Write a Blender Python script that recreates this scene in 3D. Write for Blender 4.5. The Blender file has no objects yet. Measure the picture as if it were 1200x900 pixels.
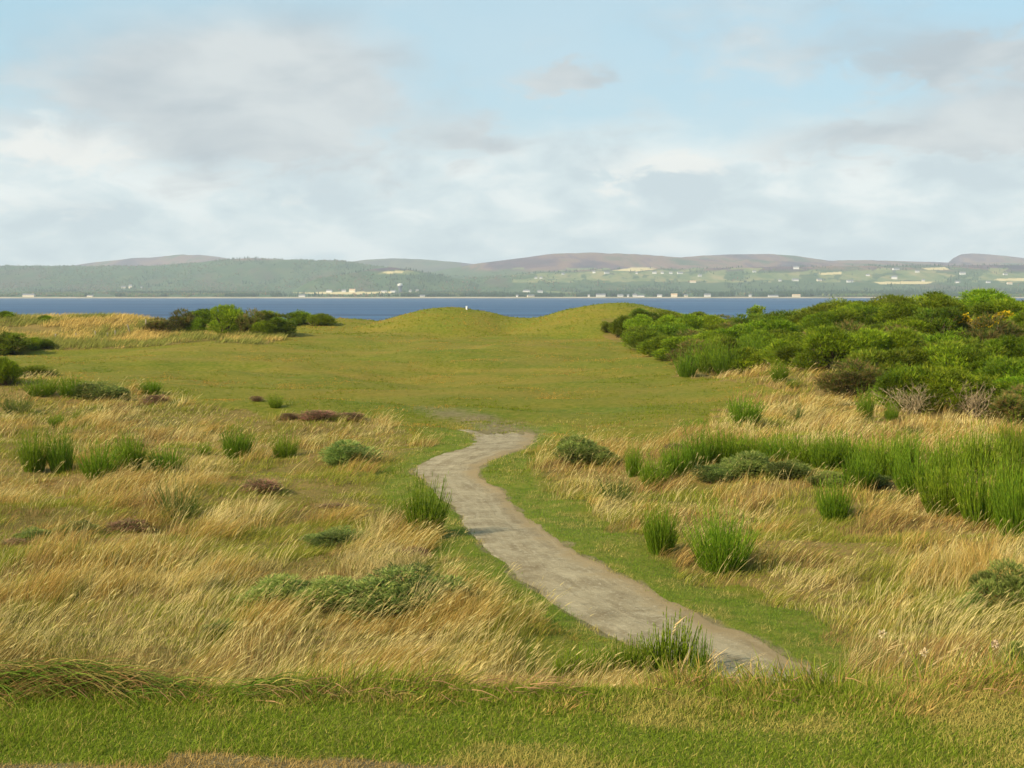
import bpy, math, random
import numpy as np

SEED = 7
rng = np.random.default_rng(SEED)
random.seed(SEED)
scene = bpy.context.scene
COL = scene.collection
R = math.radians

# ------------------------------------------------------------------ camera maths
F = 1485.0            # focal length in pixels of a 1200 wide frame
EYE = 12.0            # metres above the sea
HZ = 346.0            # row of the horizon in a 900 high frame
PITCH = math.atan((450 - HZ) / F)
CP, SP = math.cos(PITCH), math.sin(PITCH)


def ray(u, v):
    """direction through a point of the photograph, scaled so that y = 1"""
    a, b = (u - 600) / F, (450 - v) / F
    x, y, z = a, CP + b * SP, -SP + b * CP
    return x / y, z / y


def project(x, y, z):
    dz = z - EYE
    depth = y * CP - dz * SP
    up = y * SP + dz * CP
    depth = np.where(np.abs(depth) < 1e-3, 1e-3, depth)
    return 600 + F * x / depth, 450 - F * up / depth


# ------------------------------------------------------------------ noise
def _hash(ix, iy, seed):
    h = (ix.astype(np.int64) * 374761393 + iy.astype(np.int64) * 668265263 + seed * 974634541) & 0xFFFFFFFF
    h = ((h ^ (h >> 13)) * 1274126177) & 0xFFFFFFFF
    h = h ^ (h >> 16)
    return (h & 0xFFFF) / 65535.0


def vnoise(x, y, seed=0):
    x = np.asarray(x, float); y = np.asarray(y, float)
    ix, iy = np.floor(x), np.floor(y)
    fx, fy = x - ix, y - iy
    fx = fx * fx * fx * (fx * (fx * 6 - 15) + 10); fy = fy * fy * fy * (fy * (fy * 6 - 15) + 10)
    ix = ix.astype(np.int64); iy = iy.astype(np.int64)
    a = _hash(ix, iy, seed); b = _hash(ix + 1, iy, seed)
    c = _hash(ix, iy + 1, seed); d = _hash(ix + 1, iy + 1, seed)
    return (a + (b - a) * fx) * (1 - fy) + (c + (d - c) * fx) * fy


def fbm(x, y, octaves=4, seed=0):
    s = 0.0; a = 0.5; n = 0.0
    for i in range(octaves):
        s = s + a * vnoise(x * 2 ** i + 17.3 * i, y * 2 ** i - 9.1 * i, seed + i * 31)
        n += a; a *= 0.5
    return s / n          # 0..1


def sstep(a, b, x):
    t = np.clip((x - a) / (b - a), 0, 1)
    return t * t * (3 - 2 * t)


def gauss(x, y, cx, cy, rx, ry):
    return np.exp(-((x - cx) / rx) ** 2 - ((y - cy) / ry) ** 2)


# ------------------------------------------------------------------ terrain
LAWN_EDGE = 6.12
XL_Y = np.array([40, 55, 62, 79, 121, 150, 180.])
XL_X = np.array([26, 19, 14.5, 10.4, 9.5, 12, 20.])


def mound(x, y, cx, cy, rx, ry, h):
    d2 = ((x - cx) / rx) ** 2 + ((y - cy) / ry) ** 2
    return h * np.clip(1 - d2 * 0.55, 0, 1) ** 1.7 * 1.0


def Zbase(x, y):
    x = np.asarray(x, float); y = np.asarray(y, float)
    z = 6.2 + 0.9 * sstep(95, 170, y)
    # broad undulation of the links
    z = z + (fbm(x / 24, y / 15, 3, 5) - 0.5) * 1.9 * sstep(36, 80, y) * (1 - 0.75 * sstep(120, 148, y))
    z = z + (fbm(x / 8.0, y / 6.5, 3, 6) - 0.5) * 0.95 * sstep(58, 85, y) * (1 - 0.5 * sstep(150, 170, y))
    z = z + (fbm(x / 9, y / 9, 2, 8) - 0.5) * 0.5 * sstep(16, 30, y) * (1 - 0.5 * sstep(50, 80, y))
    # knoll at the left, hummocks at the right
    z = z + 0.8 * gauss(x, y, -28, 74, 9, 9) + 0.5 * gauss(x, y, -12, 62, 9, 6)
    z = z + 0.8 * gauss(x, y, 12, 93, 7, 9) + 1.3 * gauss(x, y, 17.5, 72, 6, 7)
    z = z + 0.7 * gauss(x, y, 9.5, 43, 5, 8) + 0.5 * gauss(x, y, 16, 36, 6, 7)
    # gorse ridge at the right
    xl = np.interp(y, XL_Y, XL_X)
    z = z + 3.7 * sstep(0, 32, x - xl) * sstep(50, 95, y) * (1 - 0.75 * sstep(112, 158, y))
    # two mounds and the low ridge that joins them
    z = z + 0.9 * np.exp(-((y - 174) / 9) ** 2)
    z = z + mound(x, y, -8.2, 170, 9.5, 10, 2.6) + mound(x, y, 13.4, 166, 11.5, 11, 3.5)
    z = z + mound(x, y, -24, 182, 9, 8, 1.3)
    # dune at the left
    z = z + 2.3 * np.exp(-((y - 152) / 10) ** 2) * sstep(-33, -50, x)
    z = z + 1.0 * gauss(x, y, -30, 145, 12, 9)
    # shore
    z = z - (z + 3.0) * sstep(186, 262, y + 6 * (fbm(x / 40, y * 0 + 3.3, 2, 77) - 0.5))
    # bank below the lawn
    edge = LAWN_EDGE + 0.10 * (vnoise(x * 0.9, x * 0 + 0.5, 3) - 0.5)
    s = np.clip((y - edge) / 8.6, 0, 1)
    k = (1 - (1 - s) ** 2) * sstep(-0.01, 0.2, s)
    zl = 10.0 + 0.03 * (fbm(x * 0.7, y * 0.7, 2, 41) - 0.5)
    z = zl * (1 - k) + z * k
    return z


def march(u, v, y0=12.0, y1=330.0):
    """where the sight line through (u, v) of the photograph meets the ground"""
    kx, kz = ray(u, v)
    ys = np.geomspace(y0, y1, 1600)
    d = EYE + kz * ys - Zbase(kx * ys, ys)
    i = np.argmax(d < 0)
    if d[i] >= 0:
        i = len(ys) - 1
    a, b = ys[max(i - 1, 0)], ys[i]
    for _ in range(18):
        m = (a + b) / 2
        if EYE + kz * m - float(Zbase(np.array([kx * m]), np.array([m]))[0]) < 0:
            b = m
        else:
            a = m
    return kx * b, b


# path edges, read off the photograph and dropped on the ground
PATH_L = [(553, 507), (557, 519), (545, 525), (527, 529), (503, 538), (484, 549), (494, 562), (516, 580), (533, 598),
          (548, 622), (573, 647), (602, 672), (640, 700), (700, 738), (775, 770), (860, 799)]
PATH_R = [(627, 507), (627, 516), (615, 525), (580, 537), (563, 547), (561, 556), (573, 566), (588, 575), (601, 588),
          (616, 603), (650, 628), (685, 649), (733, 672), (777, 699), (853, 733), (990, 799)]
PL = np.array([march(*p) for p in PATH_L]); PR = np.array([march(*p) for p in PATH_R])


def resample(P, n):
    t = np.linspace(0, len(P) - 1, n)
    out = []
    for q in t:
        i = min(int(q), len(P) - 2); f = q - i
        p0 = P[max(i - 1, 0)]; p1 = P[i]; p2 = P[i + 1]; p3 = P[min(i + 2, len(P) - 1)]
        out.append(0.5 * (2 * p1 + (p2 - p0) * f + (2 * p0 - 5 * p1 + 4 * p2 - p3) * f * f + (3 * p1 - p0 - 3 * p2 + p3) * f ** 3))
    return np.array(out)


NP_ = 260
PLs, PRs = resample(PL, NP_), resample(PR, NP_)
PC = (PLs + PRs) / 2
PW = np.linalg.norm(PLs - PRs, axis=1) / 2


def path_dist(x, y):
    """distance beyond the edge of the path (negative on it); 99 far away"""
    sh = np.shape(x)
    x = np.ravel(np.asarray(x, float)); y = np.ravel(np.asarray(y, float))
    out = np.full(x.shape, 99.0)
    m = (y > PC[:, 1].min() - 5) & (y < PC[:, 1].max() + 5) & (x > PC[:, 0].min() - 8) & (x < PC[:, 0].max() + 8)
    idx = np.nonzero(m)[0]
    # half widths measured square to the path
    tan = np.gradient(PC, axis=0); tan /= np.linalg.norm(tan, axis=1)[:, None] + 1e-9
    ac = PLs - PRs
    hw = np.abs(ac[:, 0] * -tan[:, 1] + ac[:, 1] * tan[:, 0]) / 2
    for s in range(0, len(idx), 20000):
        j = idx[s:s + 20000]
        d = np.full(len(j), 99.0)
        for k in range(0, NP_, 2):
            d = np.minimum(d, np.hypot(x[j] - PC[k, 0], y[j] - PC[k, 1]) - hw[k])
        out[j] = d
    return out.reshape(sh)


def Z(x, y, pd=None):
    z = Zbase(x, y)
    if pd is None:
        pd = path_dist(x, y)
    amp = sstep(0.0, 1.6, pd) * sstep(13, 19, y) * (1 - 0.75 * sstep(50, 70, y))
    z = z + amp * ((fbm(np.asarray(x) / 2.2, np.asarray(y) / 2.2, 3, 61) - 0.5) * 0.42)
    z = z - 0.05 * (1 - sstep(-0.3, 0.25, pd))
    return z


# ------------------------------------------------------------------ zones (what grows where)
def inpoly(u, v, P):
    P = np.array(P, float)
    c = np.zeros(np.shape(u), bool)
    j = len(P) - 1
    for i in range(len(P)):
        xi, yi = P[i]; xj, yj = P[j]
        c ^= ((yi > v) != (yj > v)) & (u < (xj - xi) * (v - yi) / (yj - yi + 1e-12) + xi)
        j = i
    return c


ROUGH_L = [(-900, 452), (0, 446), (60, 446), (120, 452), (165, 458), (215, 474), (300, 482), (400, 486), (450, 494), (488, 512),
           (494, 530), (462, 548), (452, 566), (470, 600), (505, 640), (545, 672), (590, 700), (660, 722), (700, 739), (775, 772), (860, 800),
           (860, 1500), (-900, 1500)]
ROUGH_R = [(612, 528), (655, 512), (760, 522), (800, 508), (850, 480), (895, 462), (960, 466), (1200, 470), (2200, 470), (2200, 1500),
           (1300, 1500), (1040, 800), (985, 770), (915, 725), (845, 694), (795, 655), (735, 632), (690, 600), (650, 575), (612, 548)]
RIDGE = [(704, 374), (830, 372), (880, 362), (1200, 340), (2200, 320), (2200, 480), (950, 472), (910, 452), (840, 444), (795, 442),
         (790, 420), (745, 404), (712, 398)]
DUNE = [(-900, 360), (0, 366), (190, 366), (230, 380), (345, 394), (300, 404), (240, 400), (150, 408), (60, 410), (-900, 414)]


def zones(x, y, z):
    u, v = project(x, y, z)
    k = np.clip(1400 / np.maximum(y, 1), 8, 90)         # pixels per metre: wobble the borders by about half a metre
    wu = (fbm(x / 1.6, y / 1.6, 3, 91) - 0.5) * 2.2 * k
    wv = (fbm(x / 1.6, y / 1.6, 3, 92) - 0.5) * 0.9 * k * np.clip(12 / np.maximum(y, 1), 0.05, 0.6) * 3
    uu, vv = u + wu, v + wv
    front = (y > 9.5)
    rough = (inpoly(uu, vv, ROUGH_L) | inpoly(uu, vv, ROUGH_R)) & front & (y < 130)
    ridge = inpoly(uu, vv, RIDGE) & (y > 45)
    dune = inpoly(uu, vv, DUNE) & (y > 100)
    return rough, ridge, dune, u, v


# ------------------------------------------------------------------ mesh helpers
def link(o, parent=None):
    COL.objects.link(o)
    if parent is not None:
        o.parent = parent
    return o


def mesh_np(name, verts, loops, starts, mat=None, col=None, smooth=False, parent=None, attrs=None):
    me = bpy.data.meshes.new(name)
    verts = np.ascontiguousarray(verts, np.float32)
    me.vertices.add(len(verts)); me.vertices.foreach_set('co', verts.ravel())
    me.loops.add(len(loops)); me.loops.foreach_set('vertex_index', np.ascontiguousarray(loops, np.int32))
    me.polygons.add(len(starts)); me.polygons.foreach_set('loop_start', np.ascontiguousarray(starts, np.int32))
    if smooth:
        me.polygons.foreach_set('use_smooth', np.ones(len(starts), bool))
    if col is not None:
        a = me.attributes.new('Col', 'FLOAT_COLOR', 'POINT')
        c = np.ones((len(verts), 4), np.float32); c[:, :3] = col
        a.data.foreach_set('color', c.ravel())
    for k, vv in (attrs or {}).items():
        a = me.attributes.new(k, 'FLOAT', 'POINT')
        a.data.foreach_set('value', np.ascontiguousarray(vv, np.float32))
    me.update(calc_edges=True)
    o = bpy.data.objects.new(name, me)
    if mat:
        me.materials.append(mat)
    return link(o, parent)


def mesh_py(name, verts, faces, mat=None, parent=None, smooth=False):
    me = bpy.data.meshes.new(name)
    me.from_pydata([tuple(v) for v in verts], [], faces)
    if smooth:
        for p in me.polygons:
            p.use_smooth = True
    if mat:
        me.materials.append(mat)
    return link(bpy.data.objects.new(name, me), parent)


def grid_mesh(name, X, Y, Zz, mat, smooth=True, attrs=None, wrap=False, parent=None):
    r, c = X.shape
    V = np.stack([X, Y, Zz], -1).reshape(-1, 3)
    i = np.arange(r - 1)[:, None]; j = np.arange(c if wrap else c - 1)[None, :]
    j2 = (j + 1) % c
    q = np.stack([i * c + j, i * c + j2, (i + 1) * c + j2, (i + 1) * c + j], -1).reshape(-1)
    return mesh_np(name, V, q, np.arange(0, len(q), 4), mat, smooth=smooth, attrs=attrs, parent=parent)


def tag(o, label, cat, group=None, kind=None):
    if label: o['label'] = label
    if cat: o['category'] = cat
    if group: o['group'] = group
    if kind: o['kind'] = kind
    return o


def norm(a):
    return a / (np.linalg.norm(a, axis=-1, keepdims=True) + 1e-9)


class Blades:
    """collects tapering curved strips (grass blades, stems, sprigs)"""
    def __init__(self):
        self.V, self.L, self.S, self.C = [], [], [], []
        self.nv = self.nl = 0

    def add(self, root, d0, length, width, bend, col, nseg=3, side=None, taper=0.75, colvar=0.0):
        n = len(root)
        if n == 0: return
        root = np.asarray(root, float); d0 = norm(np.asarray(d0, float))
        length = np.broadcast_to(np.asarray(length, float), (n,)); width = np.broadcast_to(np.asarray(width, float), (n,))
        if side is None:
            a = rng.uniform(0, 2 * np.pi, n)
            side = np.stack([np.cos(a), np.sin(a), np.zeros(n)], -1)
        side = norm(side - d0 * np.sum(side * d0, -1, keepdims=True))
        per = 2 * nseg + 1
        V = np.empty((n, per, 3))
        for k in range(nseg + 1):
            t = k / nseg
            p = root + d0 * (length * t)[:, None] + bend * (length * t * t)[:, None]
            if k < nseg:
                w = (width * 0.5 * (1 - taper * t))[:, None]
                V[:, 2 * k] = p - side * w; V[:, 2 * k + 1] = p + side * w
            else:
                V[:, 2 * k] = p
        pat, st = [], []
        for k in range(nseg - 1):
            st.append(len(pat)); pat += [2 * k, 2 * k + 1, 2 * k + 3, 2 * k + 2]
        st.append(len(pat)); pat += [2 * nseg - 2, 2 * nseg - 1, 2 * nseg]
        pat = np.array(pat); st = np.array(st)
        base = self.nv + np.arange(n) * per
        self.L.append((base[:, None] + pat[None]).ravel())
        self.S.append((self.nl + np.arange(n)[:, None] * len(pat) + st[None]).ravel())
        self.V.append(V.reshape(-1, 3))
        c = np.repeat(np.broadcast_to(np.asarray(col, float), (n, 3)), per, 0)
        self.C.append(np.clip(c, 0.003, 0.95))
        self.nv += n * per; self.nl += n * len(pat)

    def build(self, name, mat, parent=None):
        return mesh_np(name, np.concatenate(self.V), np.concatenate(self.L), np.concatenate(self.S), mat,
                       np.concatenate(self.C), parent=parent)


# ------------------------------------------------------------------ materials
def new_mat(name):
    m = bpy.data.materials.new(name); m.use_nodes = True
    nt = m.node_tree; nt.nodes.clear()
    return m, nt


def N(nt, typ, **kw):
    n = nt.nodes.new(typ)
    for k, v in kw.items():
        if k in n.inputs.keys() if hasattr(n.inputs, 'keys') else False:
            n.inputs[k].default_value = v
        else:
            setattr(n, k, v)
    return n


def setin(n, **kw):
    for k, v in kw.items():
        n.inputs[k.replace('_', ' ')].default_value = v
    return n


def leaf_mat(name, trans=0.3, rough=0.55, spec=0.25, tint=(1, 1, 1)):
    m, nt = new_mat(name)
    at = N(nt, 'ShaderNodeAttribute', attribute_name='Col')
    bs = N(nt, 'ShaderNodeBsdfPrincipled'); setin(bs, Roughness=rough); bs.inputs['Specular IOR Level'].default_value = spec
    tr = N(nt, 'ShaderNodeBsdfTranslucent'); mx = N(nt, 'ShaderNodeMixShader'); mx.inputs[0].default_value = trans
    out = N(nt, 'ShaderNodeOutputMaterial')
    # each plant of a copied kind differs a little in hue
    oi = N(nt, 'ShaderNodeObjectInfo'); hs = N(nt, 'ShaderNodeHueSaturation')
    mr = N(nt, 'ShaderNodeMapRange'); setin(mr, To_Min=0.80, To_Max=1.2); nt.links.new(oi.outputs['Random'], mr.inputs['Value'])
    mr2 = N(nt, 'ShaderNodeMapRange'); setin(mr2, To_Min=0.485, To_Max=0.515)
    ml = N(nt, 'ShaderNodeMath', operation='MULTIPLY'); ml.inputs[1].default_value = 7.31
    fr = N(nt, 'ShaderNodeMath', operation='FRACT'); nt.links.new(oi.outputs['Random'], ml.inputs[0]); nt.links.new(ml.outputs[0], fr.inputs[0])
    nt.links.new(fr.outputs[0], mr2.inputs['Value'])
    nt.links.new(at.outputs['Color'], hs.inputs['Color']); nt.links.new(mr.outputs[0], hs.inputs['Value']); nt.links.new(mr2.outputs[0], hs.inputs['Hue'])
    nt.links.new(hs.outputs[0], bs.inputs['Base Color']); nt.links.new(hs.outputs[0], tr.inputs['Color'])
    nt.links.new(bs.outputs[0], mx.inputs[1]); nt.links.new(tr.outputs[0], mx.inputs[2]); nt.links.new(mx.outputs[0], out.inputs[0])
    return m


def plain_mat(name, col, rough=0.8, noise=0.15, scale=4.0, spec=0.3):
    m, nt = new_mat(name)
    bs = N(nt, 'ShaderNodeBsdfPrincipled'); setin(bs, Roughness=rough); bs.inputs['Specular IOR Level'].default_value = spec
    tc = N(nt, 'ShaderNodeTexCoord'); no = N(nt, 'ShaderNodeTexNoise'); setin(no, Scale=scale, Detail=4.0)
    cr = N(nt, 'ShaderNodeValToRGB')
    cr.color_ramp.elements[0].color = (*[c * (1 - noise) for c in col], 1); cr.color_ramp.elements[1].color = (*[min(1, c * (1 + noise)) for c in col], 1)
    cr.color_ramp.elements[0].position = 0.3; cr.color_ramp.elements[1].position = 0.7
    out = N(nt, 'ShaderNodeOutputMaterial')
    nt.links.new(tc.outputs['Object'], no.inputs['Vector']); nt.links.new(no.outputs[0], cr.inputs[0]); nt.links.new(cr.outputs[0], bs.inputs['Base Color'])
    nt.links.new(bs.outputs[0], out.inputs[0])
    return m


def noise_node(nt, vec, scale, detail=5.0, rough=0.55, distort=0.0):
    n = N(nt, 'ShaderNodeTexNoise'); setin(n, Scale=scale, Detail=detail, Roughness=rough, Distortion=distort)
    nt.links.new(vec, n.inputs['Vector'])
    return n.outputs[0]


def ramp(nt, fac, stops):
    cr = N(nt, 'ShaderNodeValToRGB'); e = cr.color_ramp.elements
    while len(e) < len(stops): e.new(0.5)
    for q, (p, c) in zip(e, stops):
        q.position = p; q.color = (*c, 1)
    nt.links.new(fac, cr.inputs[0])
    return cr.outputs[0]


def mixc(nt, fac, a, b, blend='MIX'):
    m = N(nt, 'ShaderNodeMix', data_type='RGBA', blend_type=blend)
    if hasattr(fac, 'links') or hasattr(fac, 'is_output'): nt.links.new(fac, m.inputs[0])
    else: m.inputs[0].default_value = fac
    for s, idx in ((a, 6), (b, 7)):
        if isinstance(s, tuple): m.inputs[idx].default_value = (*s, 1)
        else: nt.links.new(s, m.inputs[idx])
    return m.outputs[2]


def mapr(nt, val, a, b, c=0.0, d=1.0, smooth=True):
    m = N(nt, 'ShaderNodeMapRange', interpolation_type='SMOOTHSTEP' if smooth else 'LINEAR')
    setin(m, From_Min=a, From_Max=b, To_Min=c, To_Max=d); nt.links.new(val, m.inputs['Value'])
    return m.outputs[0]


def math_(nt, op, a, b=None, c=None):
    m = N(nt, 'ShaderNodeMath', operation=op)
    for i, s in enumerate((a, b, c)):
        if s is None: continue
        if isinstance(s, (int, float)): m.inputs[i].default_value = s
        else: nt.links.new(s, m.inputs[i])
    return m.outputs[0]


def attr(nt, name):
    return N(nt, 'ShaderNodeAttribute', attribute_name=name).outputs['Fac']


def pos_scaled(nt, s):
    g = N(nt, 'ShaderNodeNewGeometry'); m = N(nt, 'ShaderNodeMapping'); m.inputs['Scale'].default_value = s
    nt.links.new(g.outputs['Position'], m.inputs['Vector'])
    return m.outputs[0]


def finish(nt, color, rough=0.9, spec=0.15, bump=None, bstr=0.3, bdist=0.05):
    bs = N(nt, 'ShaderNodeBsdfPrincipled'); bs.inputs['Specular IOR Level'].default_value = spec
    setin(bs, Roughness=rough)
    nt.links.new(color, bs.inputs['Base Color'])
    if bump is not None:
        b = N(nt, 'ShaderNodeBump'); setin(b, Strength=bstr, Distance=bdist)
        nt.links.new(bump, b.inputs['Height']); nt.links.new(b.outputs[0], bs.inputs['Normal'])
    out = N(nt, 'ShaderNodeOutputMaterial'); nt.links.new(bs.outputs[0], out.inputs[0])
    return bs


# ---- ground
def ground_material():
    m, nt = new_mat('links_turf')
    p1 = pos_scaled(nt, (1, 1, 1))
    pw = pos_scaled(nt, (0.55, 1, 1))                       # long turf colour bands across the links
    big = noise_node(nt, pw, 0.13, 6, 0.6, 0.6)
    mid = noise_node(nt, pw, 0.22, 7, 0.62, 0.4)
    fine = noise_node(nt, p1, 3.0, 6, 0.7)
    vfine = noise_node(nt, p1, 24.0, 5, 0.75)
    fair = ramp(nt, big, [(0.30, (0.120, 0.165, 0.014)), (0.45, (0.155, 0.172, 0.017)), (0.57, (0.200, 0.180, 0.024)), (0.68, (0.255, 0.185, 0.040)), (0.8, (0.160, 0.165, 0.018))])
    fair2 = ramp(nt, mid, [(0.3, (0.100, 0.150, 0.012)), (0.5, (0.165, 0.172, 0.020)), (0.72, (0.280, 0.205, 0.050))])
    fair = mixc(nt, 0.5, fair, fair2)
    st = noise_node(nt, pos_scaled(nt, (0.028, 0.115, 1)), 1.0, 7, 0.62, 0.6)      # green and brown turf bands, also painting in light and dark of the hummocks
    fair = mixc(nt, mapr(nt, st, 0.48, 0.68, 0, 0.75), fair, (0.255, 0.190, 0.050))
    fair = mixc(nt, mapr(nt, st, 0.46, 0.30, 0, 0.65), fair, (0.100, 0.165, 0.014))
    fair = mixc(nt, mapr(nt, fine, 0.42, 0.70, 0, 0.65), fair, (0.29, 0.235, 0.070))
    fair = mixc(nt, mapr(nt, fine, 0.48, 0.30, 0, 0.55), fair, (0.080, 0.105, 0.010))
    fair = mixc(nt, mapr(nt, vfine, 0.45, 0.75, 0, 0.4), fair, (0.085, 0.100, 0.012))
    roughc = ramp(nt, mid, [(0.28, (0.11, 0.115, 0.020)), (0.45, (0.20, 0.15, 0.040)), (0.62, (0.30, 0.20, 0.065)), (0.8, (0.16, 0.13, 0.03))])
    roughc = mixc(nt, mapr(nt, vfine, 0.4, 0.7, 0, 0.6), roughc, (0.10, 0.075, 0.02))
    fair = mixc(nt, 1.0, fair, (0.90, 0.88, 0.58), 'MULTIPLY')
    c = mixc(nt, attr(nt, 'rough'), fair, roughc)
    lush = ramp(nt, fine, [(0.3, (0.085, 0.140, 0.010)), (0.55, (0.150, 0.180, 0.020)), (0.75, (0.28, 0.225, 0.060))])
    c = mixc(nt, attr(nt, 'lush'), c, lush)
    soil = ramp(nt, fine, [(0.3, (0.15, 0.105, 0.055)), (0.5, (0.21, 0.16, 0.085)), (0.7, (0.27, 0.22, 0.12))])
    bf = math_(nt, 'MULTIPLY', attr(nt, 'bare'), mapr(nt, math_(nt, 'ADD', fine, attr(nt, 'bare')), 0.75, 1.25))
    c = mixc(nt, bf, c, soil)
    sand = ramp(nt, fine, [(0.3, (0.36, 0.28, 0.17)), (0.7, (0.48, 0.39, 0.26))])
    c = mixc(nt, attr(nt, 'sand'), c, sand)
    hgt = math_(nt, 'ADD', math_(nt, 'MULTIPLY', fine, 0.9), math_(nt, 'MULTIPLY', vfine, 0.35))
    finish(nt, c, 0.95, 0.1, hgt, 0.9, 0.16)
    return m


def path_material():
    m, nt = new_mat('gravel')
    p = pos_scaled(nt, (1, 1, 1))
    a = noise_node(nt, p, 1.3, 6, 0.65, 0.3); f = noise_node(nt, p, 9.0, 6, 0.7); vf = noise_node(nt, p, 45.0, 3, 0.8)
    # wheel ruts run along the way: s is the measure across it
    s = attr(nt, 'across'); l = attr(nt, 'along')
    cb = N(nt, 'ShaderNodeCombineXYZ'); nt.links.new(math_(nt, 'MULTIPLY', s, 4.2), cb.inputs[0]); nt.links.new(math_(nt, 'MULTIPLY', l, 0.16), cb.inputs[1])
    streak = noise_node(nt, cb.outputs[0], 1.0, 7, 0.68, 0.15)
    c = ramp(nt, a, [(0.32, (0.165, 0.125, 0.068)), (0.5, (0.240, 0.195, 0.115)), (0.68, (0.315, 0.262, 0.160))])
    c = mixc(nt, mapr(nt, streak, 0.48, 0.70, 0.0, 0.5), c, (0.385, 0.325, 0.205))
    c = mixc(nt, mapr(nt, streak, 0.49, 0.30, 0.0, 0.6), c, (0.135, 0.100, 0.055))
    c = mixc(nt, mapr(nt, f, 0.5, 0.72, 0, 0.65), c, (0.42, 0.36, 0.24))
    c = mixc(nt, mapr(nt, vf, 0.55, 0.8, 0, 0.55), c, (0.11, 0.09, 0.065))
    # earthy right edge
    e = math_(nt, 'ADD', s, math_(nt, 'MULTIPLY', math_(nt, 'SUBTRACT', a, 0.5), 1.6))
    c = mixc(nt, mapr(nt, e, 0.30, 1.0, 0, 0.8), c, (0.235, 0.165, 0.075))
    c = mixc(nt, mapr(nt, e, -0.8, -1.05, 0, 0.6), c, (0.20, 0.155, 0.08))
    h = math_(nt, 'ADD', math_(nt, 'MULTIPLY', streak, 0.45), math_(nt, 'ADD', math_(nt, 'MULTIPLY', f, 0.45), math_(nt, 'MULTIPLY', vf, 0.35)))
    finish(nt, c, 0.95, 0.15, h, 0.7, 0.05)
    return m


def water_material():
    m, nt = new_mat('sea_water')
    p = pos_scaled(nt, (0.02, 0.05, 1)); a = noise_node(nt, p, 1.0, 4, 0.5)
    pb = pos_scaled(nt, (0.0012, 0.011, 1)); b = noise_node(nt, pb, 1.0, 5, 0.6)
    c = ramp(nt, b, [(0.38, (0.003, 0.026, 0.080)), (0.5, (0.010, 0.050, 0.122)), (0.62, (0.034, 0.100, 0.190))])  # blue of the higher sky reflected by waves, painted into the base colour
    bs = finish(nt, c, 0.45, 0.25, a, 0.6, 2.0)
    bs.inputs['IOR'].default_value = 1.33
    return m


def hill_material():
    m, nt = new_mat('far_land')
    p = pos_scaled(nt, (1, 0.35, 1))
    n1 = noise_node(nt, p, 0.0021, 7, 0.66, 0.5); n2 = noise_node(nt, p, 0.011, 6, 0.65)
    moor = ramp(nt, n1, [(0.38, (0.035, 0.026, 0.040)), (0.47, (0.100, 0.055, 0.066)), (0.54, (0.185, 0.105, 0.070)), (0.62, (0.055, 0.075, 0.036))])
    wood = ramp(nt, n2, [(0.3, (0.026, 0.056, 0.018)), (0.5, (0.045, 0.085, 0.026)), (0.64, (0.080, 0.102, 0.035)), (0.78, (0.14, 0.095, 0.045))])
    wood = mixc(nt, mapr(nt, n1, 0.46, 0.60, 0, 0.6), wood, (0.070, 0.100, 0.040))
    wood = mixc(nt, mapr(nt, n1, 0.48, 0.38, 0, 0.65), wood, (0.085, 0.068, 0.042))
    green = ramp(nt, n2, [(0.35, (0.085, 0.125, 0.042)), (0.5, (0.15, 0.17, 0.06)), (0.65, (0.25, 0.21, 0.09))])
    c = mixc(nt, attr(nt, 'moor'), wood, moor)
    c = mixc(nt, attr(nt, 'field'), c, green)
    c = mixc(nt, attr(nt, 'stubble'), c, (0.50, 0.40, 0.19))
    c = mixc(nt, attr(nt, 'beach'), c, (0.40, 0.33, 0.23))
    finish(nt, c, 0.95, 0.05, n2, 0.5, 12.0)
    return m


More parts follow.
